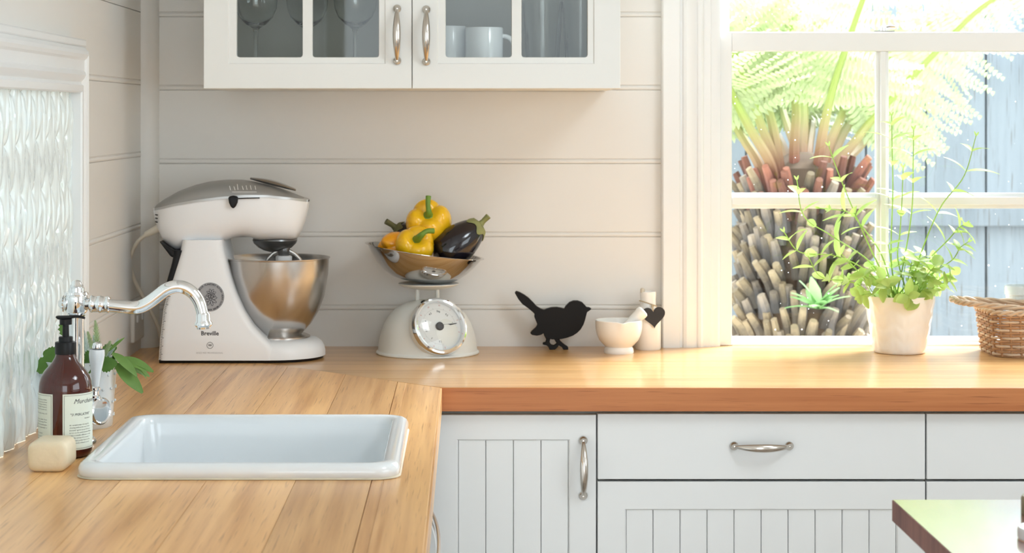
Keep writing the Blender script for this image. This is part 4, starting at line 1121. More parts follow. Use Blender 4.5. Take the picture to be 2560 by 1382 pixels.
def eggplant(label, p0, p1, rads, calyx_mat, stalk):
    t = thing('eggplant', p0, label, 'eggplant', 'eggplants in the scale bowl')
    ax = (p1 - p0); L = ax.length; M = frame(p0, ax)
    m = MB(); n = len(rads)
    tab = [(i / (n - 1), r) for i, r in enumerate(rads)]
    pr_ = []
    for k in range(33):
        u = k / 32; pr_.append((max(1e-4, interp(tab, u)), u * L))
    # smooth the table
    for _ in range(3): pr_ = [pr_[0]] + [((a[0] + 2 * b[0] + c[0]) / 4, b[1]) for a, b, c in zip(pr_, pr_[1:], pr_[2:])] + [pr_[-1]]
    m.lathe(pr_, (0, 0, 0), 40, M); m.build('flesh', EGG, t, ang=180)
    c = MB(); seg = 40; rows = []
    for k in range(7):
        f = k / 6; ring = []
        for i in range(seg):
            a = 2 * math.pi * i / seg; reach = .085 + .085 * abs(math.cos(2.5 * a)) ** 3
            u = 1.0 - f * reach; r = interp(tab, u) * 1.0 + .0016 * (1 - .6 * f) + (.0005 if f < 1 else -.0004)
            if k == 0: r = .006
            ring.append((r * math.cos(a), r * math.sin(a), u * L + (.0035 if k == 0 else .0012)))
        rows.append(ring)
    c.rings(rows, True, False, M=M)
    C = spline([M @ Vector((0, 0, L - .002))] + stalk, 5); nn = len(C)
    c.tube(C, [.0085 - .0038 * min(1, i / (nn * .4)) + .0018 * (i / nn) for i in range(nn)], 12)
    c.build('calyx', calyx_mat, t, ang=60)
a0, a1 = at(1089, 655, -.150), at(1200, 562, -.135)
eggplant('large glossy dark eggplant lying to the right of the peppers', a0, a1, [.004, .034, .0395, .0405, .040, .0375, .033, .0265, .016], CALYX, [at(1209, 552, -.135), at(1221, 540, -.137)])
b0, b1 = at(1080, 610, -.085), at(990, 571, -.085)
eggplant('eggplant with a dull brown-green calyx half hidden behind the peppers', b0, b1, [0, .025, .030, .031, .030, .028, .024, .018, .011], CALYX2, [at(980, 562, -.09), at(965, 553, -.095)])

# ------------------------------------------------------------------ bird silhouette
BY = -.062
bird_px = [(1287, 733), (1291, 729), (1300, 732), (1311, 738), (1322, 746), (1333, 757), (1342, 767), (1352, 773), (1360, 776), (1368, 773), (1378, 770), (1392, 769), (1404, 771), (1411, 773), (1415, 766), (1424, 757), (1434, 753), (1445, 753), (1456, 757), (1463, 764), (1467, 769), (1474, 770), (1479, 773), (1474, 777), (1468, 781), (1466, 788), (1463, 800), (1459, 812), (1452, 824), (1443, 833), (1432, 840), (1418, 845), (1405, 848), (1396, 849),
           (1380, 849), (1367, 846), (1361, 841), (1359, 834), (1352, 838), (1342, 840), (1330, 838), (1326, 834), (1330, 829), (1340, 820), (1344, 813), (1340, 803), (1336, 794), (1337, 786), (1331, 780), (1320, 771), (1306, 761), (1296, 749)]
leg_a = [(1360, 839), (1376, 847), (1374, 856), (1378, 863), (1385, 865), (1392, 860), (1397, 865), (1392, 871), (1387, 875), (1374, 875), (1371, 868), (1366, 864), (1357, 862), (1358, 858), (1364, 857), (1366, 850)]
leg_b = [(1383, 845), (1398, 847), (1402, 855), (1412, 863), (1420, 868), (1421, 874), (1409, 875), (1404, 868), (1396, 864), (1391, 858)]
bird = thing('bird_figure', at(1395, 873, BY), 'black flat wooden bird silhouette standing on the worktop', 'figurine')
zb_off = BT - zat(875, BY)
for nm, poly in (('body', bird_px), ('leg', leg_a), ('leg', leg_b)):
    e = 0 if nm == 'body' else .0006
    MB().prism([(xat(a, BY), zat(b, BY) + zb_off) for a, b in poly], 'y', BY + e, BY + .018 - e).build(nm, BIRD, bird, bevel=.0008)

# ------------------------------------------------------------------ mortar and pestle, bottle with heart tag
MOY = -.115; mx_ = xat(1547, MOY); mk = (ZB + MOY) / F
mo = thing('mortar', (mx_, MOY, BT), 'small white ceramic mortar with pouring lip and foot ring', 'mortar')
zo = lambda py: zat(py, MOY) - BT
prf = [(.0, .0), (36.5 * mk, .0), (37.5 * mk, .003), (36 * mk, .0095), (33 * mk, .013), (40 * mk, .0185), (49 * mk, .027), (55 * mk, .038), (58 * mk, .050), (58.7 * mk, .062), (58.7 * mk, .0675), (57 * mk, .0685), (54.5 * mk, .0675), (53 * mk, .055), (47 * mk, .036), (33 * mk, .022), (0, .017)]
mb_ = MB(); seg = 64; rs = []
for r, z in prf:
    ring = []
    for i in range(seg):
        a = 2 * math.pi * i / seg; d = (a - math.radians(275) + math.pi) % (2 * math.pi) - math.pi
        lip = math.exp(-(d / .16) ** 2) * max(0, min(1, (z - .045) / .02))
        rr_ = max(r, 1e-5) + .0055 * lip
        ring.append((mx_ + rr_ * math.cos(a), MOY + rr_ * math.sin(a), BT + z - .0025 * lip * (z > .06)))
    rs.append(ring)
mb_.rings(rs); mb_.build('bowl', CERAMW, mo, ang=50)
pe = thing('pestle', (mx_ + .01, MOY, BT + .03), 'white ceramic pestle leaning out of the mortar towards the bottle', 'pestle')
p0, p1 = Vector((mx_ - .012, MOY - .004, BT + .031)), at(1608, 778, MOY - .005)
ax = p1 - p0; PM = frame(p0, ax); L = ax.length
MB().lathe([(0, -.008), (.008, -.006), (.0125, .002), (.0120, .010), (.0090, .022), (.0095, L * .55), (.0120, L * .82), (.0135, L * .93), (.0125, L * 1.0), (.009, L * 1.03), (0, L * 1.035)], (0, 0, 0), 28, PM, cap0=False, cap1=False).build('shaft', CERAMW, pe, ang=60)
BOY = -.050; bx_ = xat(1620, BOY)
bo = thing('white_bottle', (bx_, BOY, BT), 'slim white ceramic bottle with narrow neck behind the mortar', 'bottle')
MB().lathe([(0, 0), (.0255, 0), (.0272, .003), (.0272, .060), (.0262, .070), (.0225, .080), (.0175, .088), (.0165, .092), (.0162, .104), (.0168, .112), (.0168, .120), (.0150, .1215), (.0140, .119), (.0140, .100), (0, .098)], (bx_, BOY, BT), 40, cap0=False, cap1=False).build('body', CERAMW, bo, ang=50)
cork = MB().lathe([(.0045, .0), (.0048, .006), (.003, .009), (0, .0095)], (bx_ - .012, BOY - .006, BT + .1195), 12); cork.build('lip_knob', pm('raw_clay', (.62, .56, .46), .8, var=.1), bo)
hp_ = thing('heart_tag', at(1634, 792, BOY - .032), 'black heart-shaped slate tag hanging by a cord on the white bottle', 'tag')
def heart(t):
    return (16 * math.sin(t) ** 3, 13 * math.cos(t) - 5 * math.cos(2 * t) - 2 * math.cos(3 * t) - math.cos(4 * t))
hc_ = at(1634, 790, BOY - .030); s_ = 29.0 * (ZB + BOY) / F / 16
hpts = [(hc_.x + heart(2 * math.pi * k / 48)[0] * s_, hc_.z + heart(2 * math.pi * k / 48)[1] * s_) for k in range(48)]
MB().prism(hpts, 'y', hc_.y - .002, hc_.y + .002, Matrix.Translation(hc_) @ Matrix.Rotation(-.08, 4, 'Y') @ Matrix.Translation(-hc_)).build('heart', SLATE, hp_, bevel=.0006)
cdm = MB(); rr_ = .0178
ringp = [Vector((bx_ + rr_ * math.cos(a), BOY + rr_ * math.sin(a), BT + .096 - .006 * math.cos(a - .3))) for a in [2 * math.pi * k / 28 for k in range(28)]]
cdm.tube(ringp, .0011, 6, closed=True)
kp = at(1632, 764, BOY - .0195)
cdm.tube([kp, at(1633, 770, BOY - .027), at(1633, 777, BOY - .0335), at(1632, 772, BOY - .034), at(1630, 762, BOY - .0205)], .0011, 6)
cdm.ball(kp, .003, seg=10, rin=6)
cdm.build('cord', pm('jute_cord', (.55, .42, .26), .9, var=.2), hp_)

# ------------------------------------------------------------------ tap
TY = -1.25; tk = (ZB + TY) / F
def tp(px, py, dy=0): return at(px, py, TY + dy)
tx = xat(191, TY)
tap = thing('kitchen_tap', (tx, TY, BT), 'chrome swan-neck kitchen tap with a white ceramic lever', 'tap')
zt = lambda py: zat(py, TY) - BT
MB().lathe([(.030, 0), (.030, .004), (.026, .009), (.021, .012), (.0185, .02), (.0180, .045), (.0195, .050), (.0195, .062), (.0165, .068), (.0135, .09), (.0118, .12), (.0112, zt(800)), (.0118, zt(790)), (.0150, zt(786))], (tx, TY, BT), 36).build('column', CHROME, tap, ang=45)
hd_ = [(.0075, zt(790)), (.0135, zt(783)), (.0165, zt(777)), (.0168, zt(744)), (.0160, zt(738)), (.0185, zt(736)), (.0170, zt(730)), (.0120, zt(728)), (.0118, zt(719)), (.0085, zt(718)), (.0105, zt(714)), (.0080, zt(710)), (.0072, zt(705)), (.0050, zt(701)), (0, zt(699.5))]
MB().lathe(hd_, (tx, TY, BT), 36, cap1=False).build('head', CHROME, tap, ang=40)
fi = MB(); M = frame((tx, TY, zat(759, TY)), (-1, 0, 0)); fi.lathe([(.010, .010), (.009, .0185), (.0125, .0195), (.0080, .0235), (.0045, .027), (0, .0275)], (0, 0, 0), 20, M, cap1=False); fi.build('finial', CHROME, tap, ang=40)
sp_px = [(205, 759), (217, 759), (240, 760), (266, 763), (300, 766), (330, 768.5), (347, 767.5), (362, 762), (378, 752), (395, 739), (412, 726), (430, 718), (448, 716), (466, 721), (482, 732), (494, 748), (501, 764), (506, 784), (508, 796)]
C = spline([tp(a, b) for a, b in sp_px], 5); n = len(C)
MB().tube(C, [.0090 if i < 12 else .0098 - .0010 * max(0, (i - n * .6) / (n * .4)) for i in range(n)], 24).build('spout', CHROME, tap, ang=60)
cl = MB(); M = frame(tp(210, 759), (1, 0, -.03))
cl.lathe([(.007, .0), (.0080, .006), (.0088, .008), (.0125, .0100), (.0128, .012), (.0120, .0135), (.0122, .022), (.0130, .0235), (.0130, .0250), (.0120, .0265), (.0118, .034), (.0126, .0355), (.0126, .0375), (.0108, .039), (.0098, .039)], (0, 0, 0), 32, M); cl.build('collar', CHROME, tap, ang=35)
ot = MB(); M = frame(tp(507.5, 786), tp(509, 820) - tp(507.5, 786))
ot.lathe([(.0088, -.003), (.0108, 0), (.0110, .009), (.0120, .0105), (.0134, .013), (.0134, .0155), (.0118, .0175), (.0105, .0185), (.0100, .0215), (.0085, .0215), (.0085, .012)], (0, 0, 0), 32, M, cap1=True); ot.build('outlet', CHROME, tap, ang=35)
# side valve and lever
vx, vy = xat(236, TY - .03), TY - .03
vv = MB(); M = frame((tx, TY, zat(1028, vy)), Vector((vx - tx + .012, vy - TY, 0)))
Lh = (Vector((vx, vy)) - Vector((tx, TY))).length
vv.lathe([(.012, 0), (.013, Lh * .5), (.0135, Lh - .012), (.0195, Lh - .010), (.0205, Lh - .006), (.0175, Lh - .004), (.0175, Lh - .001), (.0205, Lh + .001), (.0205, Lh + .007), (.0180, Lh + .0095), (.0160, Lh + .0075), (.006, Lh + .0085), (0, Lh + .0085)], (0, 0, 0), 32, M, cap1=False)
vv.build('valve_body', CHROME, tap, ang=35)
lp0, lp1 = at(237, 1004, vy), at(243, 868, vy); ax = lp1 - lp0; LM = frame(lp0, ax); L = ax.length
le = MB(); le.lathe([(.0055, -.008), (.0050, .004), (.0075, .006), (.0075, .009), (.0055, .011), (.0050, .016), (.0072, .018), (.0072, .021), (.005, .023)], (0, 0, 0), 20, LM)
le.lathe([(.0075, L - .0145), (.0085, L - .0125), (.0085, L - .0095), (.005, L - .0085), (.0048, L - .007), (.0068, L - .004), (.0076, L + .001), (.0062, L + .006), (0, L + .0085)], (0, 0, 0), 20, LM, cap1=False)
le.build('lever', CHROME, tap, ang=35)
MB().lathe([(.0050, .022), (.0058, .030), (.0078, .045), (.0108, .062), (.0118, .070), (.0110, .078), (.0085, L - .0125), (.007, L - .011)], (0, 0, 0), 28, LM).build('lever_grip', CERAM, tap, ang=50)

# ------------------------------------------------------------------ soap dispenser bottle
SBY = -1.360; sbx = xat(163.5, SBY); SR = .0382
soap = thing('soap_bottle', (sbx, SBY, BT), 'brown glass soap bottle with black pump and cream paper labels beside the sink', 'soap bottle')
AMBER = pm('amber_glass', (0.085, 0.008, 0.004), 0.06, var=.1, trans=.45, ior=1.45, coat=.5)
zs_ = lambda py: zat(py, SBY) - BT
MB().lathe([(0, .002), (.030, .0005), (.0360, .003), (SR, .009), (SR, zs_(972)), (.0380, zs_(963)), (.0369, zs_(952)), (.0345, zs_(939)), (.0300, zs_(926)), (.0245, zs_(915)), (.0190, zs_(904)), (.0152, zs_(893)), (.0135, zs_(884)), (.0132, zs_(868)), (0, zs_(868))], (sbx, SBY, BT), 64, cap0=False, cap1=False).build('glass', AMBER, soap, ang=50)
MB().lathe([(.0152, zs_(884)), (.0154, zs_(882)), (.0154, zs_(856)), (.0148, zs_(854)), (.0102, zs_(853)), (.0102, zs_(843)), (.0096, zs_(841)), (.0048, zs_(841)), (.0045, zs_(812)), (.0088, zs_(811)), (.0090, zs_(797)), (0, zs_(796))], (sbx + .0005, SBY, BT), 40, cap1=False).build('pump_collar', BLACK, soap, ang=35)
ph = MB(); rs = []
for px, py, w, h in [(141, 792, .0055, .0015), (146, 793.5, .0075, .0030), (160, 794, .0080, .0034), (174, 792.5, .0070, .0026), (190, 790.5, .0055, .0022), (203, 792, .0045, .0022), (212, 794.5, .0038, .0018)]:
    c = at(px, py, SBY); rs.append([(c.x, c.y + w * math.cos(2 * math.pi * i / 14), c.z + h * math.sin(2 * math.pi * i / 14)) for i in range(14)])
ph.rings(rs).build('pump_spout', BLACK, soap, ang=60)
# labels: sheets wrapped on the cylinder; angle 0 faces the camera (-y), positive towards +x
PAPER = pm('cream_label_paper', (.74, .78, .68), .7, var=.02, vscale=40)
def wrap(a, z, lift): return (sbx + (SR + lift) * math.sin(a), SBY - (SR + lift) * math.cos(a), z)
def label_sheet(a0, a1, z0, z1, name='label'):
    m = MB(); n = 24; vs = []
    for k in range(n + 1):
        a = a0 + (a1 - a0) * k / n; vs += [wrap(a, z0, .0004), wrap(a, z1, .0004)]
    m.add(vs, [(2 * k, 2 * k + 2, 2 * k + 3, 2 * k + 1) for k in range(n)])
    lab = m.build(name, PAPER, soap, ang=180)
    b = MB()   # printed border
    def strip(p, q, r, s): b.add([p, q, r, s], [(0, 1, 2, 3)])
    e, w = .0022, .00045
    for k in range(n):
        aa, ab = a0 + e / SR + (a1 - a0 - 2 * e / SR) * k / n, a0 + e / SR + (a1 - a0 - 2 * e / SR) * (k + 1) / n
        for zz in (z0 + e, z1 - e): strip(wrap(aa, zz - w / 2, .0006), wrap(ab, zz - w / 2, .0006), wrap(ab, zz + w / 2, .0006), wrap(aa, zz + w / 2, .0006))
    for aa in (a0 + e / SR, a1 - e / SR): strip(wrap(aa - w / 2 / SR, z0 + e, .0006), wrap(aa + w / 2 / SR, z0 + e, .0006), wrap(aa + w / 2 / SR, z1 - e, .0006), wrap(aa - w / 2 / SR, z1 - e, .0006))
    b.build('label_border', INK, lab, smooth=False)
    return lab
lz0, lz1 = BT + zs_(1116), BT + zs_(977)
aR0, aR1 = math.asin((170 - 163.5) / 66.5), math.radians(128)
aL1, aL0 = math.asin((145 - 163.5) / 66.5), math.radians(-128)
labR = label_sheet(aR0, aR1, lz0, lz1); labL = label_sheet(aL0, aL1, lz0, lz1)
def wrap_text(parent, name, lines, mat=INK):
    m = MB()
    for body, a, py, h, align, sh in lines:
        vs, fs = text_mesh(body, h * 1.42, .0, sh, align, 1)
        z = BT + zs_(py)
        m.add([wrap(a + v[0] / SR, z + v[1], .0007) for v in vs], fs)
    m.build(name, mat, parent, smooth=False)
mid = (aR0 + math.radians(100)) / 2 + .06
aB = math.asin((186 - 163.5) / 66.5)
R_lines = [('Murchison', math.asin((195 - 163.5) / 66.5), 1001, .0068, 'LEFT', .4), ('"SUPERLATIVE"', math.asin((188 - 163.5) / 66.5), 1031, .0036, 'LEFT', 0), ('handwash', math.asin((218 - 163.5) / 66.5), 1040, .0020, 'LEFT', .3)]
for i, s_ in enumerate(['An exceptionally rich soap for', 'cleaning without the use of anti-', "bacterial' agents (as good for you", 'as it is on the environment). Warm', 'water is usually sufficient on each', 'palm (for at least 20 seconds of', 'song). Extra points if you do the', 'tips and backs of hands as well.']):
    R_lines.append((s_, aB, 1055 + i * 6.4, .0019, 'LEFT', 0))
wrap_text(labR, 'label_print', R_lines)
aE = math.asin((130 - 163.5) / 66.5)
L_lines = []
for py, s_ in [(993, 'Water, Sugar Beet, Lemon Soap. Sodium'), (999, 'Laureth, Olive, Palm, Cottonseed and'), (1005, 'Shea oils, Lavender, Tea Neem, Nettle,'), (1011, 'Honey, Aloe, Pro Vitamin B5, Vitamin E.'), (1017, 'Botanical extracts and essential oils.'), (1027, 'May thicken or cloud usually during cold'), (1042, 'Made to clean up a Earth, Food,'), (1048, 'Grease, Grime, Low-Foaming, Non-'), (1055, 'Toxic, and free from formaldehydes,'), (1062, 'parabens and all sodium lauryl or'), (1076, 'Not tested on animals'), (1084, 'Store cool and dry'), (1090, 'Made of plants')]:
    L_lines.append((s_, aE if py < 1070 else math.asin((117 - 163.5) / 66.5), py, .0019, 'RIGHT', 0))
wrap_text(labL, 'label_print', L_lines)

# bar of soap
bs = thing('soap_bar', (xat(120, -1.46), -1.46, BT), 'cream rectangular bar of soap with rounded edges in front of the bottle', 'soap')
m = MB(); q0 = at(66, 1182, -1.497); q1 = at(166, 1182, -1.497)
sw = q1.x - q0.x; sd_ = .066; shh = .042
rs = []
def slab(ins, y):
    return [(x, y, z) for x, z in rrect(-sw / 2 + ins, sw / 2 - ins, ins, shh - ins, max(.012 - ins * .6, .004), 5)]
for ins, y in [(.010, 0), (.004, .0008), (.0012, .003), (0, .0075), (0, sd_ - .0075), (.0012, sd_ - .003), (.004, sd_ - .0008), (.010, sd_)]: rs.append(slab(ins, y))
M = Matrix.Translation(((q0.x + q1.x) / 2, -1.497, BT)) @ Matrix.Rotation(math.radians(-2), 4, 'Z')
m.rings(rs, M=M); m.build('bar', pm('cream_soap', (.74, .64, .46), .45, var=.10, vscale=60, sss=.15, bump=.25, bscale=120), bs, ang=60)

# ------------------------------------------------------------------ herb cup beside the tap
HCY = -1.085; hcx = xat(200, HCY)
cup = thing('herb_pot', (hcx, HCY, BT), 'white embossed ceramic pot of cut herbs beside the tap', 'pot')
MB().lathe([(0, 0), (.050, 0), (.0515, .003), (.0540, .050), (.0590, .104), (.0595, .1055), (.0580, .1060), (.0568, .104), (.0520, .05), (.049, .008), (0, .006)], (hcx, HCY, BT), 56, cap0=False, cap1=False).build('cup', CERAM, cup, ang=45)
dm = MB()
for row, z in enumerate((.018, .040, .062, .084)):
    for k in range(18):
        a = 2 * math.pi * (k + .5 * (row % 2)) / 18; r = .0515 + z * .075
        dm.ball((hcx + r * math.cos(a), HCY + r * math.sin(a), BT + z), .0022, seg=8, rin=5)
dm.build('embossed_dots', CERAM, cup, ang=180)
def ovate(nm, mat, L, W, ruffle=0.0, curl=.15, n=7, thick_rib=True, pts=0):
    """ovate leaf from the origin along +x, upper side +z"""
    m = MB(); rows = []
    for k in range(n + 1):
        t = k / n; w = W / 2 * math.sin(math.pi * min(1, (t * .93 + .03))) ** .75 * (1.05 - .25 * t)
        if ruffle: w *= 1 + ruffle * (1 if k % 2 else -1)
        x = L * t; z = -curl * L * t * t
        rows.append([(x + (.0 if k in (0, n) else .0), -w, z + .12 * w), (x, -w * .5, z - .02 * w), (x, 0, z - .08 * w), (x, w * .5, z - .02 * w), (x, w, z + .12 * w)])
    vs = [p for r in rows for p in r]
    fs = [(i * 5 + j, i * 5 + j + 1, i * 5 + j + 6, i * 5 + j + 5) for i in range(n) for j in range(4)]
    m.add(vs, fs); return m.mesh(nm, mat)
GRN = pm('dark_herb_leaf', (.085, .19, .03), .45, var=.3, vscale=40, transl=.18)
GRN2 = pm('sage_green_leaf', (.15, .28, .06), .5, var=.25, vscale=40, transl=.18)
SILV = pm('silver_herb_leaf', (.72, .80, .76), .7, var=.25, vscale=60, transl=.3)
ger = ovate('leaf', GRN, .045, .044, ruffle=.09, n=12, curl=.25); broad = ovate('leaf', GRN2, .062, .024, n=8, curl=.22); slim = ovate('leaf', GRN2, .045, .009, n=6, curl=.25)
herbs = thing('herb_bunch', (hcx, HCY, BT + .05), 'bunch of green scalloped, broad and feathery herb leaves in the embossed pot', 'herbs')
top_z = BT + .100
def leaf_at(me, p, d, up=(0, -.5, 1), s=1.0, parent=herbs, roll=0):
    x = Vector(d).normalized(); u = Vector(up); y = u.cross(x).normalized(); z = x.cross(y)
    M = Matrix((x, y, z)).transposed().to_4x4() @ Matrix.Rotation(roll, 4, 'X') @ Matrix.Diagonal((s, s, s, 1)); M.translation = Vector(p) - org(parent)
    return inst('leaf', me, parent, M=M)
def hp3(px, py, dy=0): return at(px, py, HCY + dy)
# leaves left of the bottle, scalloped
leaf_at(ger, hp3(150, 912, -.04), (-1, -.2, .05), (0, -.8, .6), .9); leaf_at(ger, hp3(150, 890, -.03), (-.9, -.1, .25), (0, -.9, .4), .6); leaf_at(ger, hp3(175, 850, 0), (.0, .1, 1), (0, -1, .1), .9)
leaf_at(ger, hp3(248, 916, -.05), (.8, -.2, .25), (0, -.9, .4), .62); leaf_at(ger, hp3(215, 905, -.045), (.3, -.4, .35), (0, -.9, .4), .6); leaf_at(ger, hp3(255, 884, .02), (.8, -.1, .5), (0, -.8, .6), .55); leaf_at(ger, hp3(222, 908, -.04), (.5, -.35, .3), (0, -.9, .5), .55)
leaf_at(ger, hp3(210, 925, -.045), (.6, -.3, .6), (0, -.8, .6), .75)
# broad sage leaves drooping to the right
leaf_at(broad, hp3(281, 882, -.02), (.75, -.25, -.45), (.3, -.5, .8), .85); leaf_at(broad, hp3(288, 908, -.02), (.72, -.2, -.62), (.5, -.3, .8), 1.0, roll=.7); leaf_at(broad, hp3(300, 895, .0), (.95, -.1, -.22), (0, -.6, .8), .9); leaf_at(broad, hp3(303, 905, .01), (.9, .1, -.32), (0, -.6, .8), .8)
leaf_at(slim, hp3(328, 906, 0), (.95, -.1, -.22), (0, -.5, .9), .75); leaf_at(slim, hp3(330, 912, 0), (.85, 0, -.55), (0, -.5, .9), .7); leaf_at(slim, hp3(272, 878, -.02), (.5, -.1, .55), (0, -.8, .6), .7)
# feathery sprigs
def sprig(name, p0, p1, mat, r, n=26, dens=7):
    m = MB(); A, B = Vector(p0), Vector(p1); T = (B - A).normalized(); L = (B - A).length; rr = random.Random(n + int(r * 1e5))
    m.tube([A, (A + B) / 2 + Vector((.001, 0, 0)), B], [.0010, .0008, .0004], 5)
    u = T.orthogonal().normalized(); w = T.cross(u)
    for k in range(n):
        t = k / n; c = A.lerp(B, t); rad = r * math.sin(math.pi * (.18 + .78 * t)) ** .8
        for j in range(dens):
            a = 2 * math.pi * j / dens + k * 2.4; d = (u * math.cos(a) + w * math.sin(a) + T * .9).normalized(); s = d.cross(T).normalized() * .0010
            e = c + d * rad * rr.uniform(.75, 1.15)
            m.add([c - s * .6, c + d * rad * .5 - s * 1.3, e, c + d * rad * .5 + s * 1.3, c + s * .6], [(0, 1, 2, 3, 4)])
    return m.build(name, mat, herbs, smooth=False)
sprig('sprig', hp3(248, 905, .0), hp3(238, 800, .0), pm('grey_green_frond', (.62, .74, .46), .6, var=.4, vscale=60, transl=.3), .0105, 34, 6)
sprig('sprig', hp3(226, 912, -.02), hp3(207, 822, -.02), SILV, .010, 28, 6); sprig('sprig', hp3(240, 915, -.01), hp3(219, 828, .01), MATS['grey_green_frond'], .010, 28, 6); sprig('sprig', hp3(232, 930, -.03), hp3(212, 862, -.03), SILV, .010, 22, 6)
sprig('sprig', hp3(262, 905, -.01), hp3(296, 846, -.01), SILV, .0065, 26, 6); sprig('sprig', hp3(258, 902, 0), hp3(276, 852, .01), MATS['grey_green_frond'], .009, 22, 6); sprig('sprig', hp3(285, 925, -.01), hp3(284, 884, -.01), GRN, .0065, 18, 7); sprig('sprig', hp3(245, 895, 0), hp3(234, 838, .02), SILV, .007, 26, 8)

# ------------------------------------------------------------------ potted herb on the worktop under the window
POY = -.105; pox = xat(2249, POY); pk = (ZB + POY) / F
pot = thing('plant_pot', (pox, POY, BT), 'white embossed ceramic plant pot standing under the window', 'pot')
ph_ = zat(738, POY) - BT
prof = [(0, 0), (.050, 0), (.0525, .002), (.0535, .006)]
mpt = MB(); seg = 96; rs = []
for k in range(40):
    z = .006 + (ph_ - .006) * k / 39; r = .0535 + (.0725 - .0535) * (k / 39)
    ring = []
    for i in range(seg):
        a = 2 * math.pi * i / seg
        e = .0014 * abs(math.sin(8 * a + 0)) ** .5 * abs(math.sin(math.pi * (z / .029 + .25 * math.cos(8 * a)))) if .008 < z < ph_ - .008 else 0
        ring.append((pox + (r + e) * math.cos(a), POY + (r + e) * math.sin(a), BT + z))
    rs.append(ring)
def plain(r, z): return [(pox + r * math.cos(2 * math.pi * i / seg), POY + r * math.sin(2 * math.pi * i / seg), BT + z) for i in range(seg)]
rs = [plain(.049, 0), plain(.0525, .0015)] + rs + [plain(.0722, ph_ + .001), plain(.0702, ph_), plain(.0690, ph_ - .02), plain(.0672, ph_ - .025)]
mpt.rings(rs).build('pot_wall', CERAMW, pot, ang=60)
MB().lathe([(.0, ph_ - .016), (.0680, ph_ - .016), (.066, ph_ - .024)], (pox, POY, BT), 40, cap0=False).build('soil', pm('potting_soil', (.06, .045, .03), .95, var=.5, vscale=80), pot)
LEAF = pm('oregano_leaf', (.44, .60, .17), .45, var=.22, vscale=30, transl=.5)
herb = thing('oregano_plant', (pox, POY, BT + ph_ - .016), 'bright green leafy herb with long pale stems growing in the window pot', 'plant')
lm = [ovate('leaf', LEAF, .030, .020, n=6, curl=.15), ovate('leaf', LEAF, .026, .015, n=6, curl=.30), ovate('leaf', LEAF, .022, .017, n=6, curl=.05)]
lt = [ovate('leaf', LEAF, .032, .011, n=6, curl=.35), ovate('leaf', LEAF, .024, .009, n=6, curl=.3)]
r5 = random.Random(11)
nleaf = 0
def stem(pts, dY, leaves, meshes, r=.0011, from_t=.25, size=(.8, 1.15)):
    global nleaf
    P = [herb.location + Vector((r5.uniform(-.02, .02), r5.uniform(-.02, .02), 0))]
    for i, (px, py) in enumerate(pts): P.append(at(px, py, POY + dY * (i + 1) / len(pts)))
    C = spline(P, 8); n = len(C)
    MB().tube(C, [r * (1.15 - .5 * i / n) for i in range(n)], 6).build('stem', LEAF, herb)
    for k in range(leaves):
        t = from_t + (1 - from_t) * (k + .5) / leaves if leaves > 1 else 1.0; i = min(n - 2, int(t * (n - 1)))
        T = (C[i + 1] - C[i]).normalized(); az = (k * 1.62) + r5.uniform(-.4, .4)
        sd = Vector((math.cos(az), math.sin(az) * .8, 0)); sd = (sd - T * sd.dot(T)).normalized()
        for sg in (1, -1):
            d = sd * sg + T * .55 + Vector((0, 0, .1))
            leaf_at(r5.choice(meshes), C[i], d, T + Vector((0, -.25, .3)), r5.uniform(*size), herb); nleaf += 1
    for a in range(2):      # closed bud at the tip
        leaf_at(meshes[-1], C[-1], (T + Vector((.5 * (1 - 2 * a), 0, .1))), (0, -1, .2), .45, herb); nleaf += 1
# tall pale stems
for pts, dY, nl in [([(2228, 650), (2232, 480), (2230, 360), (2229, 290)], .02, 4), ([(2262, 640), (2280, 520), (2283, 400), (2284, 325)], .0, 4), ([(2300, 640), (2350, 520), (2410, 440), (2440, 340)], -.01, 4),
                    ([(2190, 650), (2140, 540), (2095, 430), (2072, 365)], .01, 3), ([(2180, 660), (2080, 590), (2010, 540), (1992, 450)], .0, 4), ([(2170, 680), (2090, 640), (2000, 630), (1960, 580)], -.02, 4), ([(2175, 690), (2110, 700), (2050, 690), (2020, 640)], -.03, 3), ([(2205, 640), (2150, 560), (2120, 530), (2050, 520)], .02, 4), ([(2310, 660), (2370, 600), (2395, 570), (2415, 560)], .0, 4), ([(2320, 690), (2380, 650), (2400, 620), (2420, 605)], -.02, 3), ([(2245, 650), (2250, 580), (2255, 500), (2258, 420)], .01, 4)]:
    stem(pts, dY, nl, lt, .0014, .42, (1.4, 2.1))
# dense low growth
for k in range(30):
    a = r5.uniform(0, 2 * math.pi); rr_ = r5.uniform(.02, .145); tz = r5.uniform(.0, .115) * (1 if rr_ < .06 else .8)
    P0 = herb.location + Vector((.4 * rr_ * math.cos(a), .4 * rr_ * math.sin(a), 0)); P2 = herb.location + Vector((rr_ * math.cos(a), rr_ * math.sin(a) * .8, .016 + tz)); P1 = (P0 + P2) / 2 + Vector((0, 0, .012))
    C = spline([P0, P1, P2], 5); MB().tube(C, .0009, 5).build('stem', LEAF, herb)
    for i in (5, 8, 10):
        T = (C[i] - C[i - 1]).normalized(); az = r5.uniform(0, 6.28); sd = Vector((math.cos(az), math.sin(az), .1)); sd = (sd - T * sd.dot(T)).normalized()
        for sg in (1, -1):
            leaf_at(r5.choice(lm), C[i], sd * sg + T * .4, T + Vector((0, -.3, .5)), r5.uniform(.95, 1.45), herb); nleaf += 1

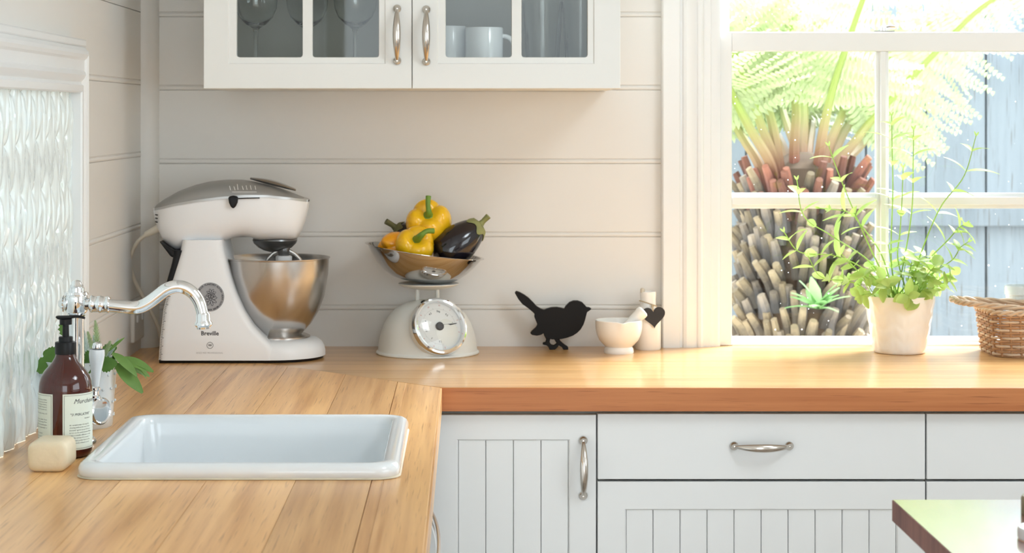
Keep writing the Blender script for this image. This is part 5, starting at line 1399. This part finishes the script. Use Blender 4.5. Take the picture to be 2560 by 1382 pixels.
# ------------------------------------------------------------------ wicker basket
KBY = -.125; WICK = pm('brown_wicker', (.36, .20, .10), .6, var=.35, vscale=50); WICKW = pm('bleached_wicker', (.55, .42, .30), .6, var=.3, vscale=50)
bx0 = xat(2488, KBY - .06); bw, bd_ = .30, .16
bk = thing('wicker_basket', (bx0 + bw / 2, KBY, BT), 'brown wicker basket with a folded twisted handle beside the plant pot', 'basket')
def bk_path(s, h):       # rounded rectangle, flaring upwards
    f = 1 + .05 * h / .075; a, b = bw / 2 * f, bd_ / 2 * f
    pts = rrect(-a, a, -b, b, .035, 6); L = [0]
    for p, q in zip(pts, pts[1:] + pts[:1]): L.append(L[-1] + math.dist(p, q))
    d = (s % 1) * L[-1]
    for i in range(len(pts)):
        if d <= L[i + 1]:
            t = (d - L[i]) / max(1e-9, L[i + 1] - L[i]); p, q = pts[i], pts[(i + 1) % len(pts)]
            x, y = p[0] + (q[0] - p[0]) * t, p[1] + (q[1] - p[1]) * t; return Vector((x + (bx0 + bw / 2), y + KBY, BT + h))
NS = 44
for k in range(NS):
    s_ = (k + .5) / NS
    MB().tube([bk_path(s_, .002), bk_path(s_, .03), bk_path(s_, .088)], .0022, 6).build('stake', WICK, bk)
ctr = Vector((bx0 + bw / 2, KBY, 0))
for row in range(15):
    h = .006 + row * .0055; P = []
    for k in range(NS * 4):
        s_ = k / (NS * 4); p = bk_path(s_, h); nrm = (p - ctr); nrm.z = 0; nrm = nrm.normalized()
        P.append(p + nrm * .0030 * math.cos(math.pi * (s_ * NS - .5) + math.pi * row) + Vector((0, 0, rnd.uniform(-.0004, .0004))))
    MB().tube(P, .0025, 6, closed=True).build('weaver', WICK if row % 3 else WICKW, bk)
for ph0 in (0, math.pi):
    P = []
    for k in range(NS * 6):
        s_ = k / (NS * 6); p = bk_path(s_, .0905); nrm = (p - ctr); nrm.z = 0; nrm = nrm.normalized(); a = s_ * NS * math.pi * 2 / 2 + ph0
        P.append(p + nrm * .0035 * math.cos(a) + Vector((0, 0, .0035 * math.sin(a))))
    MB().tube(P, .0034, 6, closed=True).build('rim_strand', WICKW, bk)
MB().prism([tuple(bk_path(k / 40, .0)[:2]) for k in range(40)], 'z', BT + .0005, BT + .004).build('base', WICK, bk)
# handle folded over to the left, resting on the rim
hz0 = zat(768, KBY); H = []
for k in range(33):
    t = -1 + 2 * k / 32; x = bx0 - .070 + .22 * abs(t) ** 2.4; y = KBY + .088 * math.copysign(abs(t) ** .5, t); H.append(Vector((x, y, BT + .110 - .016 * abs(t) ** 2)))
for ph0 in (0, 2.09, 4.19):
    P = []
    Hs = spline(H, 4)
    for i, p in enumerate(Hs):
        a = ph0 + i * .32; P.append(p + Vector((.0035 * math.cos(a) * .5, .0035 * math.cos(a), .0035 * math.sin(a))))
    MB().tube(P, .0033, 6).build('handle_strand', WICKW, bk)
# ribbed glass on the sill behind the basket
jar = thing('ribbed_jar', (xat(2545, -.005), -.005, BT), 'ribbed white glass jar on the sill behind the wicker basket', 'jar')
jx, jy = xat(2548, -.008), -.008; jm = MB(); rs = []
for r, z in [(.024, 0), (.026, .004), (.028, .09), (.0285, zat(738, jy) - BT), (.031, zat(735, jy) - BT), (.031, zat(716, jy) - BT), (.029, zat(713, jy) - BT), (.0275, zat(713, jy) - BT), (.026, .02), (.02, .008)]:
    rs.append([(jx + r * (1 + (.02 * math.cos(24 * 2 * math.pi * i / 96) if .003 < z < .1 else 0)) * math.cos(2 * math.pi * i / 96), jy + r * (1 + (.02 * math.cos(24 * 2 * math.pi * i / 96) if .003 < z < .1 else 0)) * math.sin(2 * math.pi * i / 96), BT + z) for i in range(96)])
jm.rings(rs).build('glass', pm('milky_glass', (.88, .92, .92), .1, var=.01, trans=.5), jar, ang=40)

# ------------------------------------------------------------------ timber table at the lower right
IX0, IY1 = xat(2230, -1.69), -1.690
tb = thing('timber_table', (IX0 + .45, -2.4, 0), 'dark red timber topped kitchen table with glossy top and white legs', 'table')
tt = .027
nb = 8; bwid = .100
for k in range(nb):
    x0 = IX0 + k * bwid
    MB().box(x0 + (.0015 if k == 0 else 0), x0 + bwid - .0001, -3.2, IY1, BT - tt, BT).build('top_plank', ISLW, tb)
IX1 = IX0 + nb * bwid
MB().box(IX0, IX0 + .0016, -3.2, IY1, BT - tt, BT - .0003).build('edge_band', ISLE, tb, bevel=.0005)
ap = MB(); ap.box(IX0 + .055, IX1 - .055, IY1 - .075, IY1 - .055, BT - tt - .09, BT - tt); ap.box(IX0 + .055, IX0 + .075, -3.14, IY1 - .055, BT - tt - .09, BT - tt); ap.box(IX1 - .075, IX1 - .055, -3.14, IY1 - .055, BT - tt - .09, BT - tt); ap.box(IX0 + .055, IX1 - .055, -3.145, -3.125, BT - tt - .09, BT - tt)
ap.build('apron', CABL, tb, bevel=.001)
for x in (IX0 + .045, IX1 - .095):
    for y in (IY1 - .095, -3.155):
        lg = MB(); lg.rings([[(p[0], p[1], z) for p in rrect(x + i_, x + .05 - i_, y + i_, y + .05 - i_, .004, 2)] for i_, z in ((.008, 0), (.0, .5), (0, BT - tt - .0005))]); lg.build('leg', CABL, tb, ang=30)
# jars on the table at the frame edge
GJ = pm('preserve_glass', (.80, .55, .42), .08, var=.3, vscale=30, coat=.5)
def table_jar(px, py_top, py_base, Y, r, name, label, matb, lidmat, lid_h):
    x = xat(px, Y) + r; H = zat(py_top, Y) - BT
    j = thing(name, (x, Y, BT), label, 'jar')
    MB().lathe([(0, 0), (r * .92, 0), (r, .004), (r, H - lid_h - .006), (r * .9, H - lid_h)], (x, Y, BT), 40, cap0=False).build('body', matb, j, ang=45)
    MB().lathe([(r * .96, H - lid_h - .001), (r * 1.02, H - lid_h + .002), (r * 1.02, H - .003), (r * .97, H), (0, H)], (x, Y, BT), 40, cap1=False).build('lid', lidmat, j, ang=35)
    return j
table_jar(2547, 1318, 1395, -1.93, .036, 'preserve_jar', 'clay pink jar with a pale domed lid on the timber table', GJ, CERAM, .014)
table_jar(2556, 1240, 1318, -1.78, .034, 'painted_jar', 'small jar with a dark striped lid on the timber table, behind the pale-lidded one', pm('clay_pink_glaze', (.55, .36, .28), .3, var=.1), pm('striped_lid_paint', (.22, .20, .12), .3, var=.8, vscale=60), .030)
